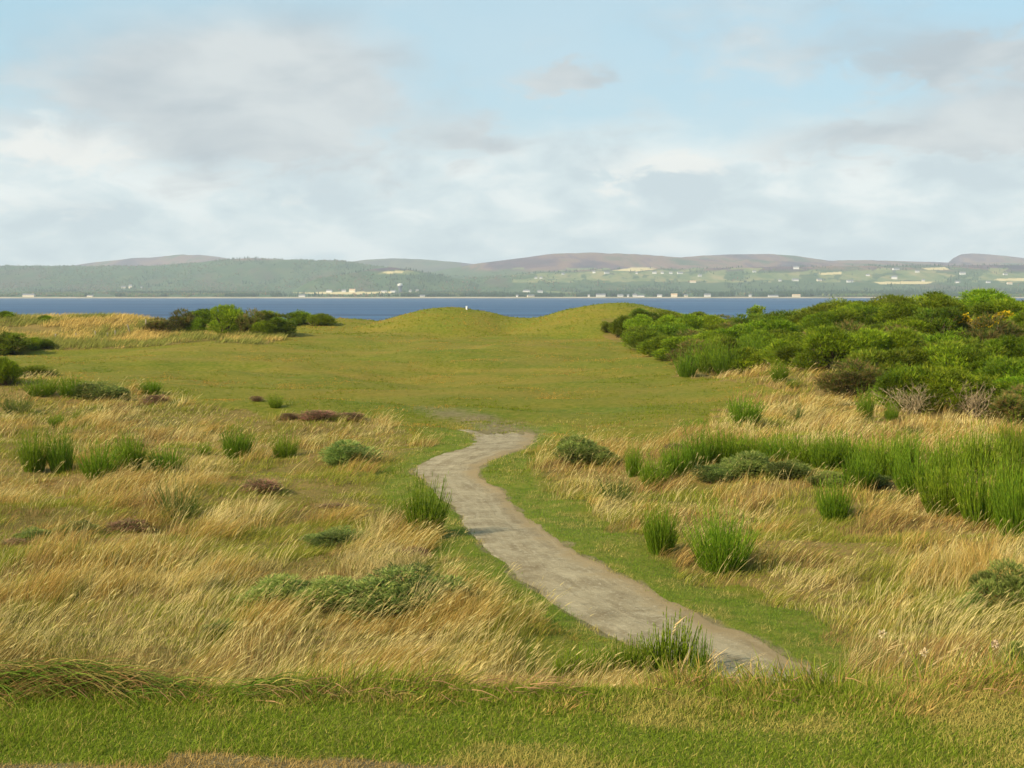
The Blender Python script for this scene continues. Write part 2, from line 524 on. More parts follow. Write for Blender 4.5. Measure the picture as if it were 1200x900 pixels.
# ------------------------------------------------------------------ ground sheet
def build_ground():
    az_in = np.linspace(-31, 31, 860)
    az_out = np.linspace(31, 329, 130)[1:-1]
    az = np.radians(np.concatenate([az_in, az_out]))
    r = np.concatenate([[0.05], np.geomspace(0.8, 4.4, 16)[:-1], np.geomspace(4.4, 20, 190)[:-1], np.geomspace(20, 335, 400)])
    RR, AA = np.meshgrid(r, az, indexing='ij')
    X, Y = RR * np.sin(AA), RR * np.cos(AA)
    pd = path_dist(X, Y)
    z0 = Zbase(X, Y)
    Zz = Z(X, Y, pd)
    rough, ridge, dune, u, v = zones(X, Y, z0)
    rr = (rough | ridge | dune).astype(float)
    fr = fbm(X / 3.5, Y / 3.5, 3, 12)
    rr = np.clip(rr, 0, 1)
    lush = ((pd < 2.6) & (Y < 60)).astype(float) * sstep(2.6, 1.0, pd) * 0.8
    lush = np.maximum(lush, (Y < 9.5).astype(float))
    # worn ground where the path runs out on the fairway, and along its edges
    bare = 0.85 * sstep(0.12, -0.12, pd - 0.45 * (fbm(X * 1.3, Y * 1.3, 3, 33) - 0.35)) * (Y < 60)
    wx = np.array([march(*q) for q in [(592, 507), (585, 499), (560, 491), (528, 484), (505, 478)]])
    for (cx, cy), w, s in zip(wx, (1.9, 1.7, 1.6, 1.8, 1.9), (1.0, 0.95, 0.85, 0.75, 0.6)):
        bare = np.maximum(bare, s * np.exp(-((X - cx) / w) ** 2 - ((Y - cy) / (w * 1.5)) ** 2))
    # scuffed strip at the very front of the lawn
    bare = np.maximum(bare, 0.9 * sstep(5.42, 5.31, Y + 0.10 * X * (X > -1.5) + 0.12 * fbm(X * 3, Y * 3, 3, 71)) * (X < 0.1) * (Y > 3))
    sand = sstep(2.2, 0.8, Zz)
    at = dict(rough=rr.ravel(), lush=lush.ravel(), bare=np.clip(bare, 0, 1).ravel(), sand=sand.ravel())
    o = grid_mesh('ground', X[::-1], Y[::-1], Zz[::-1], ground_material(), attrs={k: a.reshape(X.shape)[::-1].ravel() for k, a in at.items()}, wrap=True)
    tag(o, None, None, kind='structure')


def build_path():
    n, c = NP_ * 2, 29
    L, Rr = resample(PL, n), resample(PR, n)
    t = np.linspace(0, 1, c)[None, :, None]
    e = np.concatenate([[0], np.cumsum(np.linalg.norm(np.diff((L + Rr) / 2, axis=0), axis=1))])
    wob = (fbm(e[:, None] / 0.9, np.array([[0.0, 50.0]]), 3, 55) - 0.5) * 0.35 + (fbm(e[:, None] / 0.35, np.array([[9.0, 70.0]]), 2, 57) - 0.5) * 0.10
    ax = norm(Rr - L)
    L = L - ax * wob[:, :1]; Rr = Rr + ax * wob[:, 1:]
    # ragged far end, where it fades into turf
    P = L[:, None] * (1 - t) + Rr[:, None] * t
    jag = (fbm(np.linspace(0, 9, c), np.zeros(c), 3, 66) - 0.45) * 3.6
    for q in range(8):
        P[q, :, 1] += jag * (1 - q / 8); P[q, :, 0] -= np.maximum(jag, 0) * 0.5 * (1 - q / 8)
    X, Y = P[..., 0], P[..., 1]
    s = np.broadcast_to(np.linspace(-1, 1, c)[None], X.shape)
    Zz = Z(X, Y) + 0.030 - 0.035 * np.abs(s) ** 8 + 0.02 * (fbm(X * 2, Y * 2, 2, 44) - 0.5)
    o = grid_mesh('path', X, Y, Zz, path_material(), attrs=dict(across=s.ravel(), along=np.broadcast_to(e[:, None], X.shape).ravel()))
    tag(o, None, None, kind='structure')


def build_water():
    xs = np.linspace(-9000, 9000, 7); ys = np.concatenate([np.linspace(190, 500, 4), np.linspace(900, 5200, 6)])
    Y, X = np.meshgrid(ys, xs, indexing='ij')
    tag(grid_mesh('sea', X, Y, X * 0, water_material()), None, None, kind='structure')


# ------------------------------------------------------------------ far land
RIDGES = [  # distance, width, profile of (column, row) seen from the tee
    (12500, 1500, [(-400, 318), (0, 314), (60, 313), (90, 311), (110, 308), (130, 306), (160, 303.2), (178, 303), (190, 301.5), (205, 300), (235, 299), (255, 301), (280, 305), (320, 309), (400, 312), (470, 316)]),
    (8600, 1100, [(-400, 306), (-100, 311), (0, 312), (40, 311.5), (100, 313), (180, 312), (222, 309), (262, 305), (295, 302.7), (320, 304), (350, 305.3), (378, 306), (394, 305), (412, 308), (450, 313), (500, 320), (560, 326), (700, 331), (1200, 340)]),
    (12000, 1300, [(330, 316), (400, 309), (415, 306.6), (430, 304.6), (460, 303), (490, 304), (520, 306.6), (545, 309.4), (580, 313), (700, 325), (1200, 330)]),
    (7000, 420, [(380, 326), (420, 318.5), (440, 315), (460, 313.6), (480, 316), (505, 321), (540, 327)]),
    (9800, 1300, [(470, 326), (500, 320), (530, 314.5), (560, 309), (590, 305.3), (620, 301.5), (650, 298.6), (680, 298), (720, 298), (760, 299.5), (790, 301.6), (830, 304), (900, 306), (1000, 309), (1200, 312), (1700, 316)]),
    (10800, 1300, [(700, 312), (780, 304), (820, 300), (860, 298.4), (900, 298), (930, 300), (950, 303), (968, 306), (1000, 306.4), (1030, 305.6), (1060, 306.5), (1110, 308), (1300, 306), (1800, 300)]),
    (11800, 900, [(1085, 322), (1108, 309), (1115, 302.5), (1124, 298.3), (1136, 297.3), (1150, 298), (1176, 300.2), (1200, 303), (1240, 307), (1300, 312)]),
    (7700, 1050, [(500, 330), (580, 324), (640, 319), (700, 315.5), (760, 315), (820, 315), (900, 313), (960, 313), (1020, 311.5), (1080, 312), (1140, 311), (1200, 311), (1800, 308)]),
]
FIELDS = [[(640, 323), (690, 318), (760, 320), (835, 321), (832, 329), (760, 330), (660, 328)],
          [(955, 322), (1010, 316), (1090, 317), (1120, 322), (1095, 329), (1010, 329), (960, 328)],
          [(1125, 326), (1170, 321), (1260, 322), (1260, 330), (1180, 331)],
          [(440, 321), (452, 316.5), (480, 317), (500, 321), (470, 322)],
          [(870, 322), (935, 321), (940, 327), (880, 328)], [(560, 344), (640, 341), (690, 344), (640, 346)]]
STUBBLE = [[(1022, 331), (1040, 329.6), (1092, 330), (1086, 333), (1030, 333)], [(716, 317), (740, 313.5), (770, 315), (745, 318)],
           [(338, 343.4), (400, 342.2), (460, 341.8), (458, 343.6), (416, 345.2), (390, 345)], [(1080, 314), (1104, 313), (1110, 316), (1086, 316.5)],
           [(958, 320), (985, 318.5), (984, 321.5), (962, 322.3)], [(1160, 327), (1260, 324), (1260, 328), (1170, 329.5)], [(448, 318.3), (470, 317.4), (476, 319.6), (452, 320.2)]]


def hill_z(az, r):
    """az in columns of the photograph"""
    z = -8 + 14 * sstep(4900, 5060, r) + 14 * sstep(5000, 6000, r) + 20 * sstep(6000, 9000, r)
    ct = np.cos(np.arctan((az - 600) / F))
    for d, w, prof in RIDGES:
        p = np.array(prof, float)
        top = np.interp(az, p[:, 0], p[:, 1], left=p[0, 1] + 0, right=p[-1, 1])
        fade = sstep(p[0, 0] - 60, p[0, 0], az) * sstep(p[-1, 0] + 60, p[-1, 0], az)
        H = (12 + (HZ - top) / F * d) * fade
        rough = 1 + 0.10 * (fbm(az / 40 + d, r / 900, 4, int(d) % 97) - 0.5) * (np.abs(r - d) > 1)
        k = np.where(r < d, np.exp(-(np.abs(r - d) / w) ** 1.7), np.exp(-((r - d) / (w * 0.9)) ** 2))
        z = np.maximum(z, H * k * np.where(np.abs(r - d) < 60, 1, rough))
    return z


def build_hills():
    az = np.concatenate([np.linspace(-420, -20, 60)[:-1], np.linspace(-20, 1220, 1000)[:-1], np.linspace(1220, 1620, 60)])
    r = np.unique(np.concatenate([np.linspace(4880, 5200, 14), np.linspace(5200, 9000, 150), np.linspace(9000, 13800, 90), [q[0] for q in RIDGES]]))
    RR, AZ = np.meshgrid(r, az, indexing='ij')
    X = (AZ - 600) / F * RR; Y = RR
    Zz = hill_z(AZ, RR)
    _, v = project(X, Y, Zz)
    n = fbm(AZ / 26, RR / 420, 4, 19)
    vn = v + (n - 0.5) * 3.0; un = AZ + (fbm(AZ / 15, RR / 300, 3, 29) - 0.5) * 14
    moor = np.where(RR > 9200, 1.0, 0.0)
    moor = np.where((AZ < 560) & (RR < 11000), sstep(305.5, 303, vn) * (AZ > 250) * (AZ < 420), moor)
    moor = np.where((AZ > 395) & (AZ < 545) & (RR > 11000), 0.35, moor)
    moor = np.where((np.abs(RR - 7000) < 600) & (AZ > 410) & (AZ < 510), sstep(318, 316, vn), moor)
    # between moor and fields the slope turns brown, then green
    moor = np.where((AZ > 540) & (RR > 7000), np.maximum(moor, sstep(319, 314, vn + 4 * (n - 0.5))), moor)
    field = np.zeros_like(Zz); st = np.zeros_like(Zz)
    for P in FIELDS: field = np.maximum(field, inpoly(un, vn - 0, P) * (fbm(AZ / 9, RR / 160, 2, 39) > 0.36))
    for P in STUBBLE: st = np.maximum(st, inpoly(un * 0.3 + AZ * 0.7, v + (n - 0.5), P))
    st = np.where((RR < 5600) & (v > 345.5), 0, st)
    field = np.where((AZ > 600) & (AZ < 1260) & (RR > 6300) & (v > 314) & (v < 331) & (fbm(AZ / 22, RR / 260, 3, 49) > 0.58), 1, field)
    beach = sstep(5060, 5030, RR + 26 * (fbm(AZ / 14, RR * 0, 3, 59) - 0.35)) * (0.55 + 0.45 * fbm(AZ / 30, RR * 0, 2, 69))
    a = {k: q.ravel() for k, q in dict(moor=moor, field=field, stubble=st, beach=beach).items()}
    o = grid_mesh('hills', X, Y, Zz, hill_material(), attrs=a)
    tag(o, None, None, kind='structure')
    return


def far_place(u, v, r0=5050.0, r1=9500.0):
    r = np.linspace(r0, r1, 900)
    zz = hill_z(np.full_like(r, u), r)
    kx, kz = ray(u, v)
    d = EYE + kz * r - zz
    i = int(np.argmax(d < 0))
    if d[i] >= 0: i = 5
    return kx * r[i], r[i], zz[i]


def build_far_woods(mat):
    """a wood of many thousand small crowns along the far shore"""
    n = 60000
    az = rng.uniform(-160, 1360, n); r = 5065 + (9000 - 5065) * rng.uniform(0, 1, n) ** 2.2
    zz = hill_z(az, r)
    x = (az - 600) / F * r
    _, v = project(x, r, zz)
    dens = fbm(az / 30, r / 350, 4, 81)
    keep = dens > 0.40
    fl = np.zeros(n, bool)
    for P in FIELDS + STUBBLE: fl |= inpoly(az, v, P)
    keep &= ~(fl & (rng.uniform(0, 1, n) > 0.05))
    keep &= ~((az > 560) & (r > 6300) & (rng.uniform(0, 1, n) > 0.30))
    keep &= ~((r > 8300) & (az > 600))
    # hollows where the stubble strips lie close to the shore
    keep &= ~((az > 330) & (az < 470) & (v > 341) & (v < 349.2) & (rng.uniform(0, 1, n) > 0.08))
    x, y, z, az = x[keep], r[keep], zz[keep], az[keep]
    m = len(x)
    conifer = (fbm(az / 60, y / 500, 2, 84) + 0.18 * (az > 680)) > 0.58
    h = np.where(conifer, rng.uniform(11, 19, m), rng.uniform(6, 12, m)) * np.where((y < 5900) & (az > 690) & (az < 1110), 1.15, 0.9)
    w = np.where(conifer, h * rng.uniform(0.3, 0.45, m), h * rng.uniform(0.6, 0.95, m))
    k = 6
    a = np.linspace(0, 2 * np.pi, k, endpoint=False)
    V = np.empty((m, 2 * k + 1, 3))
    for lev, (hz, rw) in enumerate(((0.05, 0.75), (0.5, 1.0))):
        jit = rng.uniform(0.75, 1.25, (m, k))
        rw_ = np.where(conifer, rw if lev == 0 else 0.62, rw)[:, None]
        V[:, lev * k:(lev + 1) * k, 0] = x[:, None] + np.cos(a) * w[:, None] * 0.5 * rw_ * jit
        V[:, lev * k:(lev + 1) * k, 1] = y[:, None] + np.sin(a) * w[:, None] * 0.5 * rw_ * jit
        V[:, lev * k:(lev + 1) * k, 2] = z[:, None] + h[:, None] * hz * rng.uniform(0.9, 1.1, (m, k))
    V[:, -1] = np.stack([x, y, z + h], -1)
    pat, st = [], []
    for i in range(k):
        j = (i + 1) % k
        st.append(len(pat)); pat += [i, j, k + j, k + i]
        st.append(len(pat)); pat += [k + i, k + j, 2 * k]
    pat, st = np.array(pat), np.array(st)
    L = (np.arange(m)[:, None] * (2 * k + 1) + pat[None]).ravel()
    S = (np.arange(m)[:, None] * len(pat) + st[None]).ravel()
    c = np.where(conifer[:, None], np.array([[0.022, 0.045, 0.016]]), np.array([[0.055, 0.085, 0.025]])) * rng.uniform(0.7, 1.4, (m, 1))
    br = (rng.uniform(0, 1, m) < 0.22) & ~conifer
    c[br] = np.array([0.13, 0.085, 0.035]) * rng.uniform(0.7, 1.2, (br.sum(), 1))
    o = mesh_np('far_woodland', V.reshape(-1, 3), L, S, mat, np.repeat(c, 2 * k + 1, 0))
    tag(o, 'mixed dark woodland covering the land along the far shore', 'woodland', kind='stuff')


HOUSES = [  # column, row of the foot, width, height in pixels, label, group
    (34, 348.4, 17, 3.4, 'long cream hotel by the water at the far left of the opposite shore', 'shore'),
    (106, 348.2, 9, 2.0, 'low pale grey building by the far water, right of the long cream hotel', 'shore'),
    (145, 338, 6, 2.6, 'white house in the far left woods, left of the pale gabled one', 'wood'),
    (153, 338, 5, 4.0, 'tall pale gabled house in the far left woods between two white ones', 'wood'),
    (166, 337.5, 3, 2.0, 'tiny pale cottage in the far left woods, rightmost of three', 'wood'),
    (354, 349.4, 9, 2.6, 'white long house below the golden stubble strip on the far shore', 'shore'),
    (386, 342.6, 8, 3.0, 'white farmhouse at the left part of the golden stubble strip', 'strip'),
    (403, 342.4, 6, 3.0, 'small white house over the middle of the golden stubble strip', 'strip'),
    (413, 342.4, 9, 3.6, 'large white farmhouse standing over the middle of the golden stubble strip', 'strip'),
    (450, 342.6, 8, 2.2, 'long white shed at the right part of the golden stubble strip', 'strip'),
    (461, 342.6, 8, 2.4, 'pale shed at the right end of the stubble strip beside the water tower', 'strip'),
    (481, 342.6, 4, 3.0, 'narrow grey house just right of the far water tower', 'strip'),
    (489, 342.4, 4, 3.2, 'cream cottage second to the right of the far water tower', 'strip'),
    (495, 349, 7, 2.2, 'pale cottage by the far water below the water tower', 'shore'),
    (606, 349.6, 3, 2.4, 'tiny white hut at the far waterline right of the grassy mound', 'shore'),
    (617, 342.4, 10, 2.6, 'long pale farm building, left one of a pair in the far green meadow', 'meadow'),
    (633, 343.2, 7, 3.0, 'white farmhouse, right one of a pair in the far green meadow', 'meadow'),
    (622, 348.8, 10, 2.4, 'low pinkish row house by the far water under the meadow pair', 'shore'),
    (628, 326.6, 4, 2.2, 'white cottage low on the left flank of the purple moor, left of two', 'slope'),
    (634, 326.6, 4, 2.2, 'white cottage low on the left flank of the purple moor, right of two', 'slope'),
    (660, 322.0, 4, 2.4, 'lone white house between moor and green fields on the far slope', 'slope'),
    (696, 320.0, 4, 2.6, 'bright white house left of the pale hilltop stubble field', 'slope'),
    (711, 320.8, 7, 2.4, 'pale farm steading under the hilltop stubble field', 'slope'),
    (746, 321.0, 3, 2.2, 'tiny white house under the right end of the hilltop stubble field', 'slope'),
    (767, 320.8, 6, 2.6, 'white house, first of a row of four above the green fields', 'slope'),
    (776, 320.8, 4, 2.4, 'small grey house, second of a row of four above the green fields', 'slope'),
    (786, 321.0, 5, 2.4, 'white house, third of a row of four above the green fields', 'slope'),
    (797, 321.0, 8, 2.4, 'long white house, last of a row of four above the green fields', 'slope'),
    (690, 348.6, 3, 2.8, 'tiny white house leftmost in the shore village behind the right mound', 'village'),
    (704, 349.2, 13, 3.4, 'widest white house of the shore village above the right mound', 'village'),
    (727, 348.4, 8, 2.8, 'pale house of the shore village second past the widest white one', 'village'),
    (736, 348.2, 3, 2.8, 'narrow white house of the shore village over the right mound', 'village'),
    (744, 348.4, 6, 3.4, 'bright white gabled house of the shore village over the right mound', 'village'),
    (750, 349.8, 13, 2.0, 'long low shed on the beach of the shore village', 'village'),
    (773, 348.4, 7, 2.8, 'pale green roofed house right of the shore village shed', 'village'),
    (790, 348.8, 9, 3.6, 'bright white broad house standing apart in the shore village', 'village'),
    (804, 348.4, 5, 2.6, 'small pinkish cottage near the right end of the shore village', 'village'),
    (829, 348.9, 9, 3.4, 'white house at the right end of the shore village before the dark pines', 'village'),
    (879, 348.4, 4, 3.0, 'white cottage at the waterline above the lone shrubby tree', 'pines'),
    (906, 348.9, 14, 2.0, 'long low grey shed at the waterline in front of the dark pines', 'pines'),
    (933, 348.9, 11, 2.8, 'tan long building at the waterline in front of the dark pines', 'pines'),
    (812, 331.4, 9, 2.4, 'tan barn at the lower right corner of the green fields', 'slope'),
    (820, 324.2, 5, 2.6, 'bright white house at the right corner of the green fields', 'slope'),
    (884, 319.2, 5, 2.2, 'white house on the brown slope under the right moor', 'slope'),
    (933, 315.4, 8, 3.4, 'bright white lodge alone high up on the right moor', 'slope'),
    (914, 329.8, 4, 2.4, 'small white cottage above the dark pines, left of the wider house', 'slope'),
    (932, 329.4, 9, 2.8, 'wide white house above the dark pines', 'slope'),
    (960, 329.4, 7, 2.6, 'pale pinkish house above the dark pines at the field edge', 'slope'),
    (996, 331, 9, 2.8, 'white steading left of the long stubble field', 'slope'),
    (1017, 323.4, 5, 2.2, 'small white house at the upper left of the right hand fields', 'slope'),
    (1050, 316.4, 10, 2.4, 'long white farm at the top edge of the right hand fields', 'slope'),
    (1048, 327, 8, 3.6, 'bright white gabled farmhouse above the long stubble field', 'slope'),
    (1075, 319.4, 6, 2.4, 'pale cottage at the top right of the right hand fields', 'slope'),
    (1082, 329.6, 4, 2.4, 'tiny white house over the right end of the long stubble field', 'slope'),
    (1098, 344.2, 14, 3.6, 'large white house in the dark pines over the gorse skyline', 'pines'),
    (1128, 321.8, 8, 3.0, 'bright white house on the green slope under the flat topped hill', 'slope'),
    (1122, 331.6, 7, 2.2, 'grey white row house at the foot of the slope under the flat topped hill', 'slope'),
    (1158, 331.6, 6, 2.2, 'white house right of the grey white row under the flat topped hill', 'slope'),
    (1178, 322.4, 6, 2.2, 'pale house at the right frame edge under the flat topped hill', 'slope'),
    (1183, 333.4, 7, 2.8, 'tan roofed house lowest at the right end of the far slope', 'slope'),
]


def build_houses(m_wall, m_cream, m_roof, m_tan):
    for i, (u, v, w, h, lab, grp) in enumerate(HOUSES):
        x, y, z = far_place(u, v)
        s = y / F
        W, H, D = w * s * 0.82, h * s * 1.05, max(7.0, min(w * s * 0.4, 14.0))
        e = H * 0.62
        root = bpy.data.objects.new('house', None); root.location = (x, y, z); root.rotation_euler = (0, 0, random.uniform(-0.3, 0.3)); link(root)
        wl = m_cream if any(k in lab for k in ('cream', 'tan', 'pinkish', 'pale gabled')) else m_wall
        a, b = W / 2, D / 2
        vs = [(-a, -b, -4), (a, -b, -4), (a, b, -4), (-a, b, -4), (-a, -b, e), (a, -b, e), (a, b, e), (-a, b, e), (-a, 0, H), (a, 0, H)]
        fs = [(0, 1, 5, 4), (1, 2, 6, 9, 5), (2, 3, 7, 6), (3, 0, 4, 8, 7)]
        mesh_py('wall', vs, fs, wl, root)
        o = 0.6; q = o * (H - e) / b
        rv = [(-a - o, -b - o, e - q), (a + o, -b - o, e - q), (a + o, 0, H + .3), (-a - o, 0, H + .3), (a + o, b + o, e - q), (-a - o, b + o, e - q)]
        rf = mesh_py('roof', rv, [(0, 1, 2, 3), (3, 2, 4, 5)], m_tan if 'tan' in lab else m_roof, root)
        md = rf.modifiers.new('thick', 'SOLIDIFY'); md.thickness = 0.4
        tag(root, lab, 'house', {'shore': 'houses along the far shore', 'wood': 'houses in the far woods', 'strip': 'houses along the golden stubble strip', 'meadow': 'houses in the far meadow',
                                'slope': 'houses on the far slope', 'village': 'houses of the shore village', 'pines': 'houses by the dark pines'}[grp])


def lathe(name, prof, mat, parent, n=20):
    vs, fs = [], []
    for r, z in prof:
        for k in range(n):
            a = 2 * math.pi * k / n
            vs.append((r * math.cos(a), r * math.sin(a), z))
    for i in range(len(prof) - 1):
        for k in range(n):
            j = (k + 1) % n
            fs.append((i * n + k, i * n + j, (i + 1) * n + j, (i + 1) * n + k))
    fs.append(tuple(range(n - 1, -1, -1))); fs.append(tuple((len(prof) - 1) * n + k for k in range(n)))
    return mesh_py(name, vs, fs, mat, parent)


# ------------------------------------------------------------------ plants
def unit_dirs(n, tilt):
    a = rng.uniform(0, 2 * np.pi, n)
    return np.stack([np.sin(tilt) * np.cos(a), np.sin(tilt) * np.sin(a), np.cos(tilt)], -1)


def broom_meshes(mat, mstem, nst, spread, cols, sparse=1.0, sprigs=11, wid=0.011, spr=(0.07, 0.17), jit=0.19):
    """an upright whippy bush one metre tall and about one wide"""
    n = nst
    q = np.sqrt(rng.uniform(0, 1, n))
    a = rng.uniform(0, 2 * np.pi, n)
    root = np.stack([np.cos(a) * q * 0.27, np.sin(a) * q * 0.27, np.full(n, -0.04)], -1)
    tilt = q * spread + rng.normal(0, 0.07, n)
    a2 = a + rng.normal(0, 0.35, n)
    d = np.stack([np.sin(tilt) * np.cos(a2), np.sin(tilt) * np.sin(a2), np.cos(tilt)], -1)
    L = (1.12 - 0.40 * q ** 2) * (0.50 + 0.66 * rng.uniform(0, 1, n) ** 1.6) / np.maximum(np.cos(tilt * 0.5), 0.5)
    bend = np.stack([np.cos(a2) * -0.10 * np.sin(tilt) + 0.05, np.sin(a2) * -0.10 * np.sin(tilt), 0.10 * np.sin(tilt)], -1) + rng.normal(0, 0.03, (n, 3))
    st = Blades()
    c = np.array(cols[0]) * rng.uniform(0.6, 1.1, (n, 1))
    st.add(root, d, L, wid * 1.2, bend, c, 4, taper=0.6)
    fo = Blades()
    for k in range(sprigs):
        t = rng.uniform(0.15, 0.97, n)
        p = root + d * (L * t)[:, None] + bend * (L * t * t)[:, None]
        dd = norm(d + bend * 1.4 * t[:, None] + rng.normal(0, jit, (n, 3)) + np.array([0, 0, 0.15]))
        ln = rng.uniform(*spr, n) * (1.15 - 0.5 * t)
        pick = rng.integers(0, len(cols), n)
        c = np.array(cols)[pick] * rng.uniform(0.72, 1.25, (n, 1))
        fo.add(p, dd, ln, wid, rng.normal(0, 0.06, (n, 3)), c, 2, taper=0.55)
    return st, fo


def gorse_meshes(cols, nl=9, n=2600, up=0.5, ln=(0.10, 0.2), wid=0.02, flat=1.0, rad=0.5):
    """rounded bush, about one metre wide and one high, made of spiny tufts on several lobes"""
    lob = []
    for k in range(nl):
        a = 2 * np.pi * k / nl + rng.uniform(-0.5, 0.5); q = 0.30 * rng.uniform(0.45, 1.15) if k else 0.0
        lob.append((math.cos(a) * q, math.sin(a) * q, (rng.uniform(0.40, 0.62) if k % 2 == 0 else rng.uniform(0.14, 0.36)) * (1.2 - q * 1.1), rng.uniform(0.20, 0.33)))
    lob = np.array(lob)
    i = rng.integers(0, nl, n)
    dirs = norm(rng.normal(0, 1, (n, 3)) + np.array([0, 0, 0.35]))
    rr = lob[i, 3] * rng.uniform(0.62, 1.05, n) * (1 + 0.3 * (vnoise(dirs[:, 0] * 3 + i * 7, dirs[:, 1] * 3 + dirs[:, 2] * 2, 6) - 0.5))
    p = lob[i, :3] + dirs * rr[:, None] * np.array([1, 1, 0.95])
    p[:, 2] = np.maximum(p[:, 2], 0.02 + rng.uniform(0, 0.1, n))
    tone = rng.uniform(0.5, 1.32, nl)[i]
    pick = rng.integers(0, len(cols), n)
    c0 = np.array(cols)[pick] * tone[:, None]
    fo = Blades()
    out = norm(dirs * np.array([1, 1, 0.6]) + np.array([0.04, 0, up]))
    for k in range(5):
        d = norm(out + rng.normal(0, 0.33, (n, 3)))
        fo.add(p - out * 0.03, d, rng.uniform(*ln, n), wid, rng.normal(0, 0.1, (n, 3)) + np.array([0, 0, 0.1]), c0 * rng.uniform(0.8, 1.2, (n, 1)), 2, taper=0.45)
    st = Blades()
    m = 46
    tgt = lob[rng.integers(0, nl, m), :3] + rng.normal(0, 0.08, (m, 3))
    base = np.stack([rng.normal(0, 0.1, m), rng.normal(0, 0.1, m), np.full(m, -0.05)], -1)
    v = tgt - base
    st.add(base, v, np.linalg.norm(v, axis=1), 0.03, rng.normal(0, 0.1, (m, 3)), np.array([0.10, 0.075, 0.05]) * rng.uniform(0.7, 1.4, (m, 1)), 4, taper=0.6)
    st.add(base, v, np.linalg.norm(v, axis=1), 0.03, rng.normal(0, 0.1, (m, 3)), np.array([0.10, 0.075, 0.05]) * rng.uniform(0.7, 1.4, (m, 1)), 4, taper=0.6,
           side=np.tile(np.array([[0, 1.0, 0.2]]), (m, 1)))
    return st, fo, p, out


def twig_meshes(n=26, col=(0.33, 0.26, 0.145)):
    """leafless grey shrub: forked branches as crossed tapering strips"""
    b = Blades()
    lvl = [(np.stack([rng.normal(0, .08, n), rng.normal(0, .08, n), np.full(n, -0.03)], -1), unit_dirs(n, rng.uniform(0.2, 1.25, n)), rng.uniform(0.35, 0.6, n), 0.030)]
    for depth in range(4):
        root, d, L, w = lvl[-1]
        m = len(root)
        bend = rng.normal(0, 0.16, (m, 3)) + np.array([0, 0, 0.08])
        c = np.array(col) * rng.uniform(0.6, 1.35, (m, 1))
        for sd in ((1, 0, 0.1), (0, 1, 0.1)):
            b.add(root, d, L, w, bend, c, 3, side=np.tile(np.array([sd], float), (m, 1)), taper=0.5)
        nr, nd, nL = [], [], []
        for k in range(3):
            t = rng.uniform(0.45, 1.0, m)
            nr.append(root + d * (L * t)[:, None] + bend * (L * t * t)[:, None])
            nd.append(norm(d + rng.normal(0, 0.55, (m, 3)))); nL.append(L * rng.uniform(0.4, 0.7, m))
        lvl.append((np.concatenate(nr), np.concatenate(nd), np.concatenate(nL), w * 0.6))
    return b


class Kind:
    """a plant's part meshes, ready to be copied"""
    def __init__(self, name, cat, parts):
        self.name, self.cat = name, cat
        self.parts = []
        for pn, bl, mat in parts:
            o = bl.build(pn, mat)
            COL.objects.unlink(o)
            self.parts.append(o)

    def put(self, x, y, h, w, label, group=None, rot=None, sink=0.04, z=None, tilt=0.0):
        e = bpy.data.objects.new(self.name, None)
        e.empty_display_size = 0.2
        zz = float(Z(np.array([x]), np.array([y]))[0]) if z is None else z
        e.location = (x, y, zz - sink); e.scale = (w, w, h)
        e.rotation_euler = (0, tilt, random.uniform(0, 6.28) if rot is None else rot)
        link(e); tag(e, label, self.cat, group)
        for p in self.parts:
            c = p.copy(); link(c, e)
        return e


# ------------------------------------------------------------------ build everything
M_GRASS = leaf_mat('grass_blades', 0.35, 0.7, 0.08)
M_BROOM = leaf_mat('broom_sprigs', 0.42, 0.6, 0.15)
M_STEM = leaf_mat('stems', 0.05, 0.8, 0.1)
M_TREE = leaf_mat('far_crowns', 0.0, 0.9, 0.05)
M_WHITE = plain_mat('white_harling', (0.56, 0.545, 0.50), 0.8, 0.06)
M_CREAM = plain_mat('cream_harling', (0.58, 0.51, 0.38), 0.8, 0.06)
M_ROOF = plain_mat('slate', (0.16, 0.16, 0.17), 0.6, 0.2)
M_TAN = plain_mat('tan_roof', (0.42, 0.30, 0.18), 0.8, 0.15)
M_WOOD = plain_mat('weathered_wood', (0.36, 0.29, 0.20), 0.85, 0.25, 9)
M_PAINT = plain_mat('white_paint', (0.82, 0.82, 0.80), 0.5, 0.04)
M_DARK = plain_mat('marker_dark', (0.07, 0.06, 0.06), 0.6, 0.1)
M_TOWER = plain_mat('dark_concrete', (0.085, 0.10, 0.13), 0.8, 0.15)

build_ground(); build_path(); build_water(); build_hills()
build_far_woods(M_TREE)
build_houses(M_WHITE, M_CREAM, M_ROOF, M_TAN)

# water tower on the far shore
tx, ty, tz = far_place(469, 342.5)
s = ty / F
tw = bpy.data.objects.new('water_tower', None); tw.location = (tx, ty, tz); link(tw)
tag(tw, 'dark round tower with a white cap rising above the far shore', 'tower')
lathe('shaft', [(2.2 * s, -5), (2.2 * s, 1), (2.0 * s, 2), (2.0 * s, 5.4 * s), (2.9 * s, 6.2 * s), (2.9 * s, 7.6 * s)], M_TOWER, tw)
lathe('cap', [(3.1 * s, 7.6 * s), (3.1 * s, 9.2 * s), (2.7 * s, 9.8 * s), (1.2 * s, 10.3 * s)], M_WHITE, tw)

# ---- rough grass -------------------------------------------------------------
STRAW = np.array([0.53, 0.385, 0.115]); PALE = np.array([0.66, 0.52, 0.225]); TAWNY = np.array([0.44, 0.275, 0.072])
GREEN = np.array([0.165, 0.210, 0.018]); OLIVE = np.array([0.330, 0.285, 0.045]); RUST = np.array([0.30, 0.15, 0.06])


